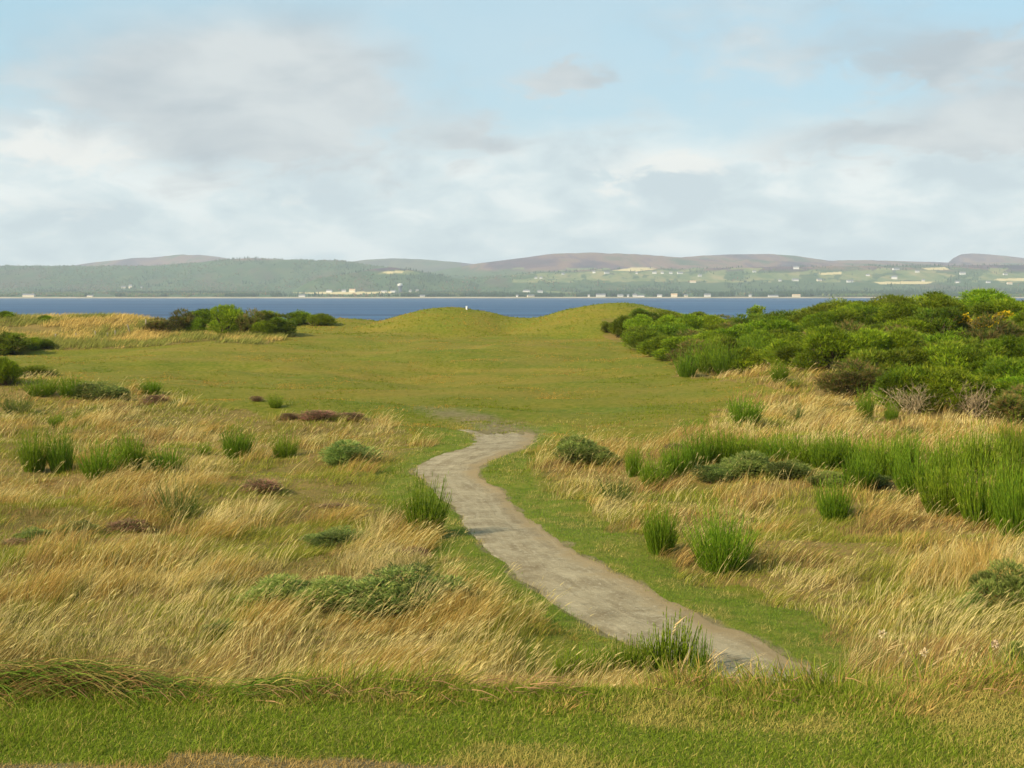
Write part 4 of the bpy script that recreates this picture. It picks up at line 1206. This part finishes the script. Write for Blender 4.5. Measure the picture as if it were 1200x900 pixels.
GL = 'broom bushes in the rough at the left'; GR = 'broom bushes in the rough at the right'
PLANTS = [
    ('B', 40, 553, 46, 44, 'left half of the bright broom pair in the straw grass at the left edge', GL),
    ('B', 72, 552, 48, 44, 'right half of the bright broom pair in the straw grass at the left edge', GL),
    ('B', 116, 563, 42, 60, 'lowest bush of the green broom row at the left, in front of a spiky one', GL),
    ('B', 152, 553, 44, 44, 'spiky tall broom in the middle of the green row at the left', GL),
    ('B', 197, 553, 30, 54, 'short rounded broom at the right end of the green row at the left', GL),
    ('B', 278, 537, 36, 46, 'lone broom in straw grass between the left row and the smallest broom', GL),
    ('B', 240, 533, 16, 24, 'tiny pale broom beside the lone bush in the left straw grass', GL),
    ('B', 334, 534, 30, 38, 'small tidy broom nearest the fairway in the left straw grass', GL),
    ('O', 208, 612, 54, 62, 'open grey green broom with bare lower stems alone in the left rough', GL),
    ('B', 498, 630, 66, 70, 'tall bright broom overhanging the left edge of the gravel path', GL),
    ('B', 463, 622, 40, 30, 'small thin broom at the left side of the tall one by the path', GL),
    ('G', 405, 546, 28, 72, 'dark low gorse in straw grass left of the bend of the path', None),
    ('G', 328, 714, 38, 92, 'grey green gorse, left end of the low spreading trio in the left foreground', 'low gorse in the left foreground'),
    ('G', 388, 716, 34, 96, 'grey green gorse, middle of the low spreading trio in the left foreground', 'low gorse in the left foreground'),
    ('G', 466, 720, 50, 150, 'broadest grey green gorse of the low trio in the left foreground', 'low gorse in the left foreground'),
    ('G', 40, 630, 18, 50, 'flat blue green gorse mat at the left edge, left of two', None),
    ('G', 88, 628, 20, 50, 'flat blue green gorse mat near the left edge, right of two', None),
    ('G', 400, 642, 26, 84, 'flat soft green gorse mat left of the tall broom by the path', None),
    ('G', 262, 746, 22, 50, 'small dull gorse with brown base in the straw left of the grey green trio', None),
    ('G', 120, 471, 22, 62, 'leathery dark bush at the right end of the left fairway edge group', 'bushes where the left rough meets the fairway'),
    ('B', 84, 468, 24, 44, 'olive broom in the middle of the left fairway edge group', 'bushes where the left rough meets the fairway'),
    ('B', 48, 466, 22, 50, 'yellowish broom at the left of the leathery dark bush by the fairway', 'bushes where the left rough meets the fairway'),
    ('T', 8, 452, 36, 44, 'big dark green broom cut by the left frame edge beside the fairway', 'bushes where the left rough meets the fairway'),
    ('D', 36, 443, 16, 44, 'low dark broom right of the big one at the left frame edge', 'bushes where the left rough meets the fairway'),
    ('O', 64, 441, 14, 16, 'small round broom on the fairway edge at the left', 'bushes where the left rough meets the fairway'),
    ('O', 20, 486, 32, 48, 'thin grey green broom at the left edge in front of the yellowish one', 'bushes where the left rough meets the fairway'),
    ('O', 46, 486, 10, 24, 'tiny tuft of broom right of the thin grey green one at left', 'bushes where the left rough meets the fairway'),
    ('B', 68, 500, 16, 28, 'small broom tuft in straw grass above the bright broom pair', 'bushes where the left rough meets the fairway'),
    ('B', 91, 499, 16, 14, 'narrow broom tuft in straw grass above the green broom row', 'bushes where the left rough meets the fairway'),
    ('B', 176, 463, 16, 34, 'pale broom behind the purple heather at the fairway edge', None),
    ('B', 323, 478, 17, 22, 'single small broom standing out on the near fairway edge', None),
    ('D', 12, 416, 30, 56, 'dark gorse with brown twigs at the left frame edge below the dune', 'bushes below the left dune'),
    ('T', 42, 410, 14, 22, 'small green gorse right of the dark one below the dune, left of two', 'bushes below the left dune'),
    ('T', 56, 409, 12, 20, 'small green gorse below the dune, right of two', 'bushes below the left dune'),
    ('T', 6, 374, 10, 22, 'low green bush on the dune crest at the left frame edge', None),
    ('T', 54, 377, 8, 18, 'tiny green bush alone on the dune crest', None),
    # far left clump on the skyline
    ('N', 186, 390, 16, 36, 'straggly brownish gorse at the left foot of the skyline clump on the left', 'skyline gorse clump on the left'),
    ('N', 214, 388, 24, 44, 'brown and green gorse in the left part of the left skyline clump', 'skyline gorse clump on the left'),
    ('T', 232, 391, 20, 26, 'small bright gorse low in the middle of the left skyline clump', 'skyline gorse clump on the left'),
    ('T', 240, 382, 22, 48, 'rounded green gorse behind the left part of the left skyline clump', 'skyline gorse clump on the left'),
    ('T', 268, 392, 34, 56, 'tallest bright green bush of the left skyline clump', 'skyline gorse clump on the left'),
    ('N', 296, 393, 30, 44, 'brown flecked bush right of the tallest in the left skyline clump', 'skyline gorse clump on the left'),
    ('D', 326, 394, 24, 40, 'dark bush at the right front of the left skyline clump', 'skyline gorse clump on the left'),
    ('T', 308, 395, 20, 36, 'low green bush at the front of the left skyline clump', 'skyline gorse clump on the left'),
    ('D', 312, 384, 22, 50, 'dark bush at the back of the left skyline clump', 'skyline gorse clump on the left'),
    ('T', 352, 381, 18, 36, 'bright rounded broom right of the left skyline clump, left of two', 'skyline gorse clump on the left'),
    ('T', 374, 382, 16, 38, 'bright rounded broom right of the left skyline clump, right of two', 'skyline gorse clump on the left'),
    # right of the path
    ('G', 676, 546, 30, 56, 'dark green gorse in straw grass at the right of the path end', None),
    ('T', 664, 534, 20, 30, 'yellow green bush behind the dark gorse right of the path end', None),
    ('G', 704, 548, 20, 40, 'low dark gorse joined to the right of the one by the path end', None),
    ('B', 742, 562, 36, 28, 'slim broom in pale grass right of the dark gorse by the path', GR),
    ('O', 722, 592, 40, 52, 'thin open broom among pale bent grass right of the path', GR),
    ('B', 766, 572, 36, 50, 'short broom between the slim one and the long green drift', GR),
    ('B', 792, 562, 42, 44, 'leftmost leafy broom of the long green drift right of the path', GR),
    ('B', 818, 552, 46, 48, 'tall broom at the left shoulder of the long green drift', GR),
    ('B', 848, 546, 44, 50, 'broom at the top of the long green drift above the grey gorse', GR),
    ('B', 882, 542, 34, 50, 'low bright broom behind the grey gorse of the green drift', GR),
    ('G', 838, 568, 20, 54, 'grey blue gorse low at the left in the green drift', 'grey gorse in the green drift at the right'),
    ('G', 880, 562, 29, 70, 'largest grey blue gorse mound in the green drift', 'grey gorse in the green drift at the right'),
    ('G', 925, 566, 20, 56, 'grey blue gorse right of the largest mound in the green drift', 'grey gorse in the green drift at the right'),
    ('G', 972, 574, 17, 56, 'grey blue gorse behind the small broom in the right straw', 'grey gorse in the green drift at the right'),
    ('G', 1018, 572, 17, 50, 'grey blue gorse at the foot of the tall broom bank', 'grey gorse in the green drift at the right'),
    ('B', 873, 502, 36, 50, 'rounded broom with brown top at the fairway corner on the right', GR),
    ('B', 815, 508, 16, 42, 'low broom spreading left of the rounded one at the fairway corner', GR),
    ('O', 930, 493, 26, 34, 'dark spiky broom alone in straw right of the fairway corner', GR),
    ('B', 1014, 494, 34, 28, 'bright upright broom below the front of the thicket', GR),
    ('B', 1044, 493, 22, 22, 'faint small broom right of the upright one below the thicket', GR),
    ('O', 1070, 508, 16, 26, 'grey twiggy tuft in straw below the bare shrubs', None),
    ('B', 774, 648, 58, 54, 'left one of the two brooms standing near the right path edge', GR),
    ('B', 845, 668, 74, 82, 'largest broom near the right path edge, broad and bright green', GR),
    ('B', 978, 612, 52, 52, 'lone broom in straw grass between the path and the tall broom bank', GR),
    ('B', 915, 543, 36, 56, 'broom just right of the low bright one behind the grey gorse', GR),
    ('B', 966, 556, 40, 50, 'shaggy broom behind the lone one, in the green drift', GR),
    ('B', 1006, 578, 44, 52, 'front left broom of the tall bank, next to the grey gorse', GR),
    ('B', 945, 548, 36, 56, 'broom in the middle of the long green drift at the right', GR),
    ('B', 990, 552, 42, 56, 'broom joining the green drift to the tall broom bank', GR),
    ('B', 1034, 560, 50, 60, 'left end bush of the tall broom bank at the right edge', 'tall broom bank at the right edge'),
    ('B', 1062, 546, 40, 52, 'back left bush of the tall broom bank at the right edge', 'tall broom bank at the right edge'),
    ('B', 1072, 582, 60, 66, 'second front bush from the left of the tall broom bank', 'tall broom bank at the right edge'),
    ('B', 1108, 566, 54, 62, 'middle back bush of the tall broom bank at the right edge', 'tall broom bank at the right edge'),
    ('B', 1108, 606, 70, 74, 'middle front bush of the tall broom bank, standing out into the straw', 'tall broom bank at the right edge'),
    ('B', 1148, 554, 52, 60, 'back bush right of centre in the tall broom bank', 'tall broom bank at the right edge'),
    ('B', 1150, 618, 84, 80, 'darkest tallest front bush of the tall broom bank', 'tall broom bank at the right edge'),
    ('B', 1186, 548, 52, 40, 'slender broom rising at the back of the bank by the right frame edge', 'tall broom bank at the right edge'),
    ('B', 1192, 634, 90, 74, 'front bush of the tall broom bank cut by the right frame edge', 'tall broom bank at the right edge'),
    ('B', 1190, 590, 70, 66, 'bush between front and back of the broom bank at the right frame edge', 'tall broom bank at the right edge'),
    ('G', 1180, 716, 58, 84, 'dark gorse at the right frame edge below the broom bank', None),
    ('G', 1140, 716, 26, 40, 'small dark gorse left of the big one at the right frame edge', None),
    ('G', 1192, 792, 34, 50, 'dull gorse low at the right frame edge behind the bank', None),
    ('S', 792, 787, 73, 70, 'tallest upright green broom shoots in front of the path', 'broom shoots in front of the path'),
    ('S', 822, 790, 54, 34, 'short broom shoots right of the tallest ones in front of the path', 'broom shoots in front of the path'),
    ('S', 770, 788, 58, 50, 'broom shoots close against the left of the tallest ones', 'broom shoots in front of the path'),
    ('S', 728, 790, 46, 50, 'fourth clump from the right among the broom shoots in the front line', 'broom shoots in front of the path'),
    ('S', 682, 790, 42, 46, 'third clump from the left among the broom shoots in the front line', 'broom shoots in front of the path'),
    ('S', 748, 789, 51, 54, 'broom shoots a step left of the tallest clumps in front of the path', 'broom shoots in front of the path'),
    ('S', 706, 790, 41, 56, 'thin broom shoots in straw at the middle of the front line', 'broom shoots in front of the path'),
    ('S', 660, 790, 37, 40, 'sparse broom shoots in straw, second from the left in the front line', 'broom shoots in front of the path'),
    ('S', 622, 788, 44, 16, 'single slim broom shoot at the left end of the front line', 'broom shoots in front of the path'),
    # heather
    ('H', 306, 577, 20, 54, 'brown purple heather in straw below the two small left brooms', 'heather in the rough'),
    ('H', 150, 622, 18, 50, 'purple heather right of the flat gorse mats at the left', 'heather in the rough'),
    ('H', 182, 474, 13, 36, 'pink purple heather in front of the pale broom by the fairway', 'heather in the rough'),
    ('H', 301, 471, 8, 18, 'tiny dark heather at the fairway edge left of the single broom', 'heather in the rough'),
    ('H', 338, 493, 10, 26, 'brown heather at the left end of the strip by the fairway', 'heather in the rough'),
    ('H', 372, 494, 12, 54, 'brown heather in the middle of the strip by the fairway', 'heather in the rough'),
    ('H', 410, 494, 10, 36, 'brown heather at the right end of the strip by the fairway', 'heather in the rough'),
    ('H', 432, 646, 14, 70, 'brown heather patch left below the tall broom by the path', 'heather in the rough'),
    ('H', 482, 655, 14, 46, 'purple heather patch right below the tall broom by the path', 'heather in the rough'),
    ('H', 392, 598, 9, 40, 'thin brown heather left of the small broom by the path', 'heather in the rough'),
    ('H', 18, 636, 10, 40, 'dull heather below the flat gorse mat at the left frame edge', 'heather in the rough'),
    ('H', 792, 527, 9, 36, 'pink heather at the fairway side of the green drift', 'heather in the rough'),
    # bushes in front of and beside the thicket
    ('D', 712, 390, 14, 18, 'small dark bush at the left tip of the thicket below the right mound', 'bushes at the left end of the thicket'),
    ('T', 730, 396, 26, 42, 'bright rounded bush at the left end of the thicket below the mound', 'bushes at the left end of the thicket'),
    ('T', 752, 399, 30, 46, 'bright bush second from the left along the thicket foot', 'bushes at the left end of the thicket'),
    ('T', 782, 402, 32, 50, 'bright bush third from the left along the thicket foot', 'bushes at the left end of the thicket'),
    ('D', 750, 385, 24, 40, 'dark bush behind the bright ones at the thicket left end', 'bushes at the left end of the thicket'),
    ('T', 806, 402, 34, 46, 'bright bush fourth from the left along the thicket foot', 'bushes at the left end of the thicket'),
    ('D', 785, 385, 22, 40, 'dark dome on the skyline right of the right mound', 'bushes at the left end of the thicket'),
    ('D', 818, 380, 16, 36, 'low dark bush against the water right of the right mound', 'bushes at the left end of the thicket'),
    ('N', 842, 384, 14, 50, 'brown low gorse against the water in the dip of the thicket', 'bushes at the left end of the thicket'),
    ('T', 836, 408, 30, 48, 'green bush below the brown gorse in the thicket dip', 'bushes at the left end of the thicket'),
    ('O', 774, 420, 14, 16, 'small dark tuft on the straw hummock in front of the thicket', None),
    ('B', 794, 418, 14, 22, 'small bright tuft on the straw hummock in front of the thicket', None),
    ('B', 804, 442, 32, 34, 'feathery broom at the left front corner of the thicket', 'feathery broom along the thicket front'),
    ('B', 830, 438, 40, 44, 'feathery broom second along the thicket front corner', 'feathery broom along the thicket front'),
    ('B', 852, 440, 34, 44, 'feathery broom third along the thicket front corner', 'feathery broom along the thicket front'),
    ('B', 880, 434, 38, 46, 'feathery broom at the right end of the thicket front corner', 'feathery broom along the thicket front'),
    ('T', 848, 424, 34, 48, 'grey topped bush behind the feathery broom of the front corner', 'feathery broom along the thicket front'),
    ('T', 892, 424, 38, 50, 'leafy bush behind the right feathery broom of the front corner', 'feathery broom along the thicket front'),
    ('B', 914, 448, 24, 28, 'small round broom alone on the bare straw slope of the thicket', None),
    ('B', 930, 456, 12, 24, 'tiny broom right below the round one on the bare straw slope', None),
    ('D', 956, 424, 22, 26, 'dark gorse at the top of the bare straw slope', None),
    ('W', 1066, 487, 46, 58, 'leafless grey shrub at the thicket foot, left of two', 'bare shrubs at the foot of the thicket'),
    ('W', 1142, 490, 50, 66, 'leafless grey shrub at the thicket foot, right of two', 'bare shrubs at the foot of the thicket'),
    ('W', 1098, 470, 36, 46, 'leafless brown shrub in the thicket front above the two grey ones', 'bare shrubs at the foot of the thicket'),
    ('Y', 1122, 394, 26, 30, 'small gorse with yellow blossom, left one on the thicket slope', 'gorse in yellow bloom'),
    ('Y', 1157, 400, 28, 36, 'gorse with yellow blossom and brown base, middle one on the slope', 'gorse in yellow bloom'),
    ('Y', 1178, 394, 28, 36, 'broad gorse in yellow blossom, right one on the thicket slope', 'gorse in yellow bloom'),
]
for p in PLANTS:
    plant(*p)

# ---- the thicket on the ridge
ORD = ['first', 'second', 'third', 'fourth', 'fifth', 'sixth', 'seventh', 'eighth', 'ninth', 'tenth', 'eleventh', 'twelfth', 'thirteenth', 'fourteenth',
       'fifteenth', 'sixteenth', 'seventeenth', 'eighteenth', 'nineteenth', 'twentieth', '21st', '22nd', '23rd', '24th', '25th', '26th', '27th', '28th', '29th', '30th', '31st', '32nd']
rows = [(58.0, 'front'), (62.5, 'second'), (68, 'third'), (73, 'fourth'), (79, 'fifth'), (86, 'sixth'), (94, 'seventh'), (103, 'eighth'), (113, 'ninth'), (123, 'tenth'), (134, 'skyline')]
YEL = [march(p[1], p[2]) for p in PLANTS if p[0] == 'Y']
for ri, (yy, rname) in enumerate(rows):
    xl = float(np.interp(yy, XL_Y, XL_X)) + (1.2 if yy < 60 else (2.4 if yy < 66 else (6.0 if yy < 82 else 3.0)))
    x = xl + random.uniform(0, 1.0)
    cand = []
    while x < yy * 0.445:
        px, py = x + random.uniform(-0.4, 0.4), yy + random.uniform(-2.2, 2.2)
        w = random.uniform(2.9, 4.2) * (1 + ri * 0.035)
        if not any(math.hypot(px - a, (py - b)) < (q + w * 0.5) * 0.36 for a, b, q in taken) and not any(abs(px / py - a / b) < 0.018 and 0 < b - py < 6 for a, b in YEL):
            cand.append((px, py, w))
        x += w * 0.55
    for i, (px, py, w) in enumerate(cand):
        t = random.random()
        kind, words = (K_T, 'bright green broom') if t < 0.62 else ((K_TD, 'dark green gorse') if t < 0.93 else (K_TB, 'brownish gorse'))
        K = random.choice(kind)
        where = {'front': 'in the front row', 'skyline': 'on the skyline'}.get(rname, 'in the %s row' % rname)
        K.put(px, py, random.uniform(2.0, 2.9) * (0.9 if ri == 0 else 1.0), w, '%s bush %s of the right thicket, %s from left' % (words, where, ORD[i]), 'bushes of the thicket on the right')

# shrubby small trees on the skylines
def small_tree(u, v, h, w, label, cols):
    x, y = march(u, v)
    k = y / F; H, W = h * k, w * k
    e = bpy.data.objects.new('small_tree', None); e.location = (x, y, float(Z(np.array([x]), np.array([y]))[0])); link(e)
    tag(e, label, 'tree', 'small trees on the skyline')
    tr = twig_meshes(5, (0.13, 0.10, 0.07)).build('trunk', M_STEM, e); tr.scale = (W * 0.8, W * 0.8, H * 0.9)
    st, fo, _, _ = gorse_meshes(cols, 7, 500, 0.4, (0.06, 0.14), 0.03)
    c = fo.build('crown', M_BROOM, e); c.scale = (W, W, H * 0.75); c.location = (0, 0, H * 0.32)


small_tree(887, 386, 30, 26, 'small open tree standing above the thicket against the water', TH)
small_tree(197, 372, 24, 18, 'small dark ragged tree at the left end of the left skyline clump', TB)
small_tree(918, 372, 20, 22, 'low spreading dark tree right of the open one above the thicket', TD)

# dead flower heads on the bank
def dead_umbel(u, v, d, label, lean):
    kx, kz = ray(u, v)
    hx, hy, hz = kx * d, d, EYE + kz * d
    bx = hx - lean; by = hy + 0.05
    bz = float(Z(np.array([bx]), np.array([by]), np.array([99.0]))[0])
    e = bpy.data.objects.new('dead_flower', None); e.location = (bx, by, bz); link(e); tag(e, label, 'flower', 'dead flower heads on the bank')
    S = Blades(); v_ = np.array([[hx - bx, hy - by, hz - bz]]); L = np.linalg.norm(v_)
    for sd in ((1, 0, 0), (0, 1, 0)):
        S.add(np.zeros((1, 3)), v_, [L], [0.008], np.zeros((1, 3)), np.array([[0.42, 0.31, 0.15]]), 4, side=np.array([sd], float), taper=0.3)
    S.build('stem', M_STEM, e)
    H = Blades(); n = 70
    q = norm(v_)
    d0 = norm(np.repeat(q, n, 0) * 0.5 + rng.normal(0, 0.75, (n, 3)))
    H.add(np.repeat(v_, n, 0) + d0 * 0.012, d0, rng.uniform(0.008, 0.028, n), 0.007, rng.normal(0, .2, (n, 3)), np.array([0.66, 0.52, 0.30]) * rng.uniform(0.7, 1.2, (n, 1)), 2, taper=-0.6)
    H.build('flower_head', M_STEM, e)


dead_umbel(1034, 744, 8.2, 'pale dead flower head standing highest on the bank at the right', 0.10)
dead_umbel(1083, 765, 7.9, 'pale dead flower head bent over on the bank right of the highest one', 0.14)
dead_umbel(1166, 755, 8.2, 'brown dead flower head on the bank nearest the right frame edge', 0.16)

# marker on the left mound, posts on the dune
def bevel_box(name, sx, sy, sz, z0, mat, parent, bev=0.01, dx=0.0, slant=0.0):
    a, b = sx / 2, sy / 2
    vs = [(-a + dx, -b, z0), (a + dx, -b, z0), (a + dx, b, z0), (-a + dx, b, z0), (-a + dx, -b, z0 + sz), (a + dx, -b, z0 + sz - slant), (a + dx, b, z0 + sz - slant), (-a + dx, b, z0 + sz)]
    o = mesh_py(name, vs, [(3, 2, 1, 0), (4, 5, 6, 7), (0, 1, 5, 4), (1, 2, 6, 5), (2, 3, 7, 6), (3, 0, 4, 7)], mat, parent)
    md = o.modifiers.new('bevel', 'BEVEL'); md.width = bev; md.segments = 2
    return o


mx, my = -6.05, 169.0
mz = float(Z(np.array([mx]), np.array([my]))[0])
e = bpy.data.objects.new('marker_post', None); e.location = (mx, my, mz); link(e)
tag(e, 'short white marker post with a dark side on top of the left grassy mound', 'marker')
bevel_box('post', 0.20, 0.16, 0.50, -0.1, M_PAINT, e, 0.02)
bevel_box('dark_side', 0.14, 0.13, 0.34, -0.1, M_DARK, e, 0.015, dx=0.175)  # dark block against the right of the white post
bevel_box('cap', 0.26, 0.20, 0.05, 0.405, M_PAINT, e, 0.012)

POSTS = [(65, 398, 6, 'wooden post leftmost of the low line below the dune'), (89, 396.5, 5, 'wooden post second from left of the low line below the dune'),
         (112, 396, 7, 'wooden post in the middle of the low line below the dune'), (126, 395.5, 5, 'wooden post right of the middle in the low line below the dune'),
         (135, 394, 6, 'wooden post at the right end of the low line below the dune'), (152, 389, 8, 'leaning tall wooden post in dune grass right of the low line'),
         (171, 383, 8, 'wooden post beside the straggly gorse of the left skyline clump')]
for i, (u, v, h, lab) in enumerate(POSTS):
    x, y = march(u, v); k = y / F
    o = bevel_box('fence_post', 0.13, 0.13, h * k * 1.15 + 0.3, -0.3, M_WOOD, None, 0.015, slant=0.03)
    o.location = (x, y, float(Z(np.array([x]), np.array([y]))[0])); o.rotation_euler = (0, -0.28 if i == 5 else random.uniform(-0.06, 0.06), random.uniform(0, 1))
    tag(o, lab, 'post', 'wooden posts on the left dune')

# ------------------------------------------------------------------ air
def build_haze():
    x0, x1, y0, y1, z0, z1 = -9500, 9500, -420, 14200, -12, 620
    vs = [(x0, y0, z0), (x1, y0, z0), (x1, y1, z0), (x0, y1, z0), (x0, y0, z1), (x1, y0, z1), (x1, y1, z1), (x0, y1, z1)]
    m, nt = new_mat('haze_air')
    pv = N(nt, 'ShaderNodeVolumePrincipled'); pv.inputs['Color'].default_value = (0.77, 0.87, 0.98, 1); pv.inputs['Density'].default_value = HAZE
    pv.inputs['Anisotropy'].default_value = 0.0
    out = N(nt, 'ShaderNodeOutputMaterial'); nt.links.new(pv.outputs[0], out.inputs['Volume'])
    o = mesh_py('haze', vs, [(3, 2, 1, 0), (4, 5, 6, 7), (0, 1, 5, 4), (1, 2, 6, 5), (2, 3, 7, 6), (3, 0, 4, 7)], m)
    tag(o, 'thin pale sea haze over the whole firth', 'haze', kind='stuff')


HAZE = 6.6e-5
build_haze()

# ------------------------------------------------------------------ sky, sun, camera
SUN_EL, SUN_AZ = R(33), R(-122)        # bearing measured from the view direction towards the right: left and a little behind
w = bpy.data.worlds.new('World'); scene.world = w; w.use_nodes = True
nt = w.node_tree; nt.nodes.clear()
sky = N(nt, 'ShaderNodeTexSky', sky_type='NISHITA', sun_disc=False, sun_elevation=SUN_EL, sun_rotation=SUN_AZ)
sky.altitude = 20; sky.air_density = 1.0; sky.dust_density = 1.2; sky.ozone_density = 1.2
tc = N(nt, 'ShaderNodeTexCoord')
sep = N(nt, 'ShaderNodeSeparateXYZ'); nt.links.new(tc.outputs['Generated'], sep.inputs[0])
AZ = math_(nt, 'MULTIPLY', math_(nt, 'ARCTAN2', sep.outputs[0], sep.outputs[1]), 57.2958)
EL = math_(nt, 'MULTIPLY', math_(nt, 'ARCSINE', sep.outputs[2]), 57.2958)
cmb = N(nt, 'ShaderNodeCombineXYZ')
nt.links.new(math_(nt, 'MULTIPLY', AZ, 0.055), cmb.inputs[0]); nt.links.new(math_(nt, 'MULTIPLY', EL, 0.13), cmb.inputs[1])
P0 = cmb.outputs[0]
n_big = noise_node(nt, P0, 1.0, 7, 0.52, 0.35)
n_mid = noise_node(nt, P0, 2.6, 8, 0.55, 0.3)
n_fin = noise_node(nt, P0, 5.6, 9, 0.60, 0.45)
dAZ = math_(nt, 'ADD', AZ, math_(nt, 'MULTIPLY', math_(nt, 'SUBTRACT', n_mid, 0.5), 9.0))
dEL = math_(nt, 'ADD', EL, math_(nt, 'MULTIPLY', math_(nt, 'SUBTRACT', n_fin, 0.5), 5.0))


def bank_of_cloud(u, v, su, sv, p=1.0):
    """soft bank of cloud centred on a bearing and a height, sizes in degrees"""
    a0 = math.degrees(math.atan((u - 600) / F)); e0 = math.degrees(math.atan((HZ - v) / F))
    dx = math_(nt, 'DIVIDE', math_(nt, 'SUBTRACT', dAZ, a0), su / 26.0); dy = math_(nt, 'DIVIDE', math_(nt, 'SUBTRACT', dEL, e0), sv / 26.0)
    q = math_(nt, 'ADD', math_(nt, 'MULTIPLY', dx, dx), math_(nt, 'MULTIPLY', dy, dy))
    return math_(nt, 'MULTIPLY', math_(nt, 'EXPONENT', math_(nt, 'MULTIPLY', q, -1.0)), p)


def add_all(l):
    s = l[0]
    for q in l[1:]: s = math_(nt, 'ADD', s, q)
    return s


SK = 0.073
grey = add_all([bank_of_cloud(215, 120, 190, 85, 1.0), bank_of_cloud(390, 100, 130, 90, 0.55), bank_of_cloud(330, 160, 140, 40, 0.5), bank_of_cloud(655, 97, 46, 16, 0.9), bank_of_cloud(555, 165, 50, 26, 0.7),
                bank_of_cloud(1130, 88, 140, 28, 0.9), bank_of_cloud(1000, 172, 110, 24, 0.75), bank_of_cloud(1170, 160, 110, 40, 1.0), bank_of_cloud(900, 40, 200, 70, 0.45)])
bright = add_all([bank_of_cloud(45, 172, 46, 20, 1.0), bank_of_cloud(140, 190, 46, 26, 1.0), bank_of_cloud(760, 196, 120, 24, 0.8), bank_of_cloud(800, 200, 40, 24, 0.9), bank_of_cloud(320, 232, 90, 18, 0.5), bank_of_cloud(790, 275, 50, 12, 0.5), bank_of_cloud(60, 250, 120, 30, 0.6)])
low = mapr(nt, math_(nt, 'ADD', EL, math_(nt, 'MULTIPLY', math_(nt, 'SUBTRACT', n_mid, 0.5), 8.0)), 8.4, 6.0)
veil = mapr(nt, n_big, 0.32, 0.62)
blue = sky.outputs[0]
c = mixc(nt, 0.58, blue, (4.4, 7.2, 8.3))            # thin high veil over everything
c = mixc(nt, math_(nt, 'MULTIPLY', veil, 0.30), c, (6.0, 6.6, 6.8))
c = mixc(nt, math_(nt, 'MULTIPLY', low, 0.90), c, (6.0, 6.85, 7.0))
lowvar = math_(nt, 'MULTIPLY', low, mapr(nt, math_(nt, 'ADD', math_(nt, 'MULTIPLY', n_mid, 0.6), math_(nt, 'MULTIPLY', n_fin, 0.4)), 0.47, 0.60, 0.0, 0.75))
c = mixc(nt, lowvar, c, (8.3, 8.6, 8.3))
lowdk = math_(nt, 'MULTIPLY', low, mapr(nt, math_(nt, 'ADD', math_(nt, 'MULTIPLY', n_mid, 0.6), math_(nt, 'MULTIPLY', n_fin, 0.4)), 0.50, 0.40, 0.0, 0.7))
c = mixc(nt, lowdk, c, (4.6, 5.5, 5.95))
gm_ = mapr(nt, math_(nt, 'ADD', grey, math_(nt, 'MULTIPLY', math_(nt, 'SUBTRACT', n_fin, 0.5), 1.1)), 0.12, 0.85)
c = mixc(nt, math_(nt, 'MULTIPLY', gm_, 0.92), c, ramp(nt, n_mid, [(0.36, (4.0, 4.5, 4.85)), (0.60, (5.9, 6.2, 6.2))]))
bm_ = mapr(nt, math_(nt, 'ADD', bright, math_(nt, 'MULTIPLY', math_(nt, 'SUBTRACT', n_fin, 0.5), 1.8)), 0.30, 1.1)
c = mixc(nt, math_(nt, 'MULTIPLY', bm_, 0.8), c, (8.2, 8.1, 7.6))
bg = N(nt, 'ShaderNodeBackground'); bg.inputs['Strength'].default_value = SK
nt.links.new(c, bg.inputs['Color'])
wo = N(nt, 'ShaderNodeOutputWorld'); nt.links.new(bg.outputs[0], wo.inputs['Surface'])

sl = bpy.data.lights.new('sun', 'SUN'); sl.energy = 4.7; sl.angle = R(0.5); sl.color = (1.0, 0.87, 0.66)
so = bpy.data.objects.new('sun', sl); link(so)
dirv = np.array([math.sin(SUN_AZ) * math.cos(SUN_EL), math.cos(SUN_AZ) * math.cos(SUN_EL), math.sin(SUN_EL)])
from mathutils import Vector
so.rotation_euler = Vector(dirv).to_track_quat('Z', 'Y').to_euler()
so.location = (-20, -10, 30)

cam = bpy.data.cameras.new('camera'); cam.sensor_width = 36; cam.sensor_fit = 'HORIZONTAL'; cam.lens = F / 1200 * 36
cam.clip_start = 0.1; cam.clip_end = 60000
co = bpy.data.objects.new('camera', cam); link(co)
co.location = (0, 0, EYE); co.rotation_euler = (math.pi / 2 - PITCH, 0, 0)
scene.camera = co

scene.view_settings.view_transform = 'Standard'; scene.view_settings.look = 'None'
scene.view_settings.gamma = 1.0; scene.view_settings.exposure = 0.72
scene.view_settings.use_curve_mapping = False
scene.render.engine = 'CYCLES'
cy = scene.cycles
cy.use_denoising = True
cy.max_bounces = 6; cy.diffuse_bounces = 3; cy.glossy_bounces = 2; cy.transmission_bounces = 3; cy.volume_bounces = 0; cy.transparent_max_bounces = 8
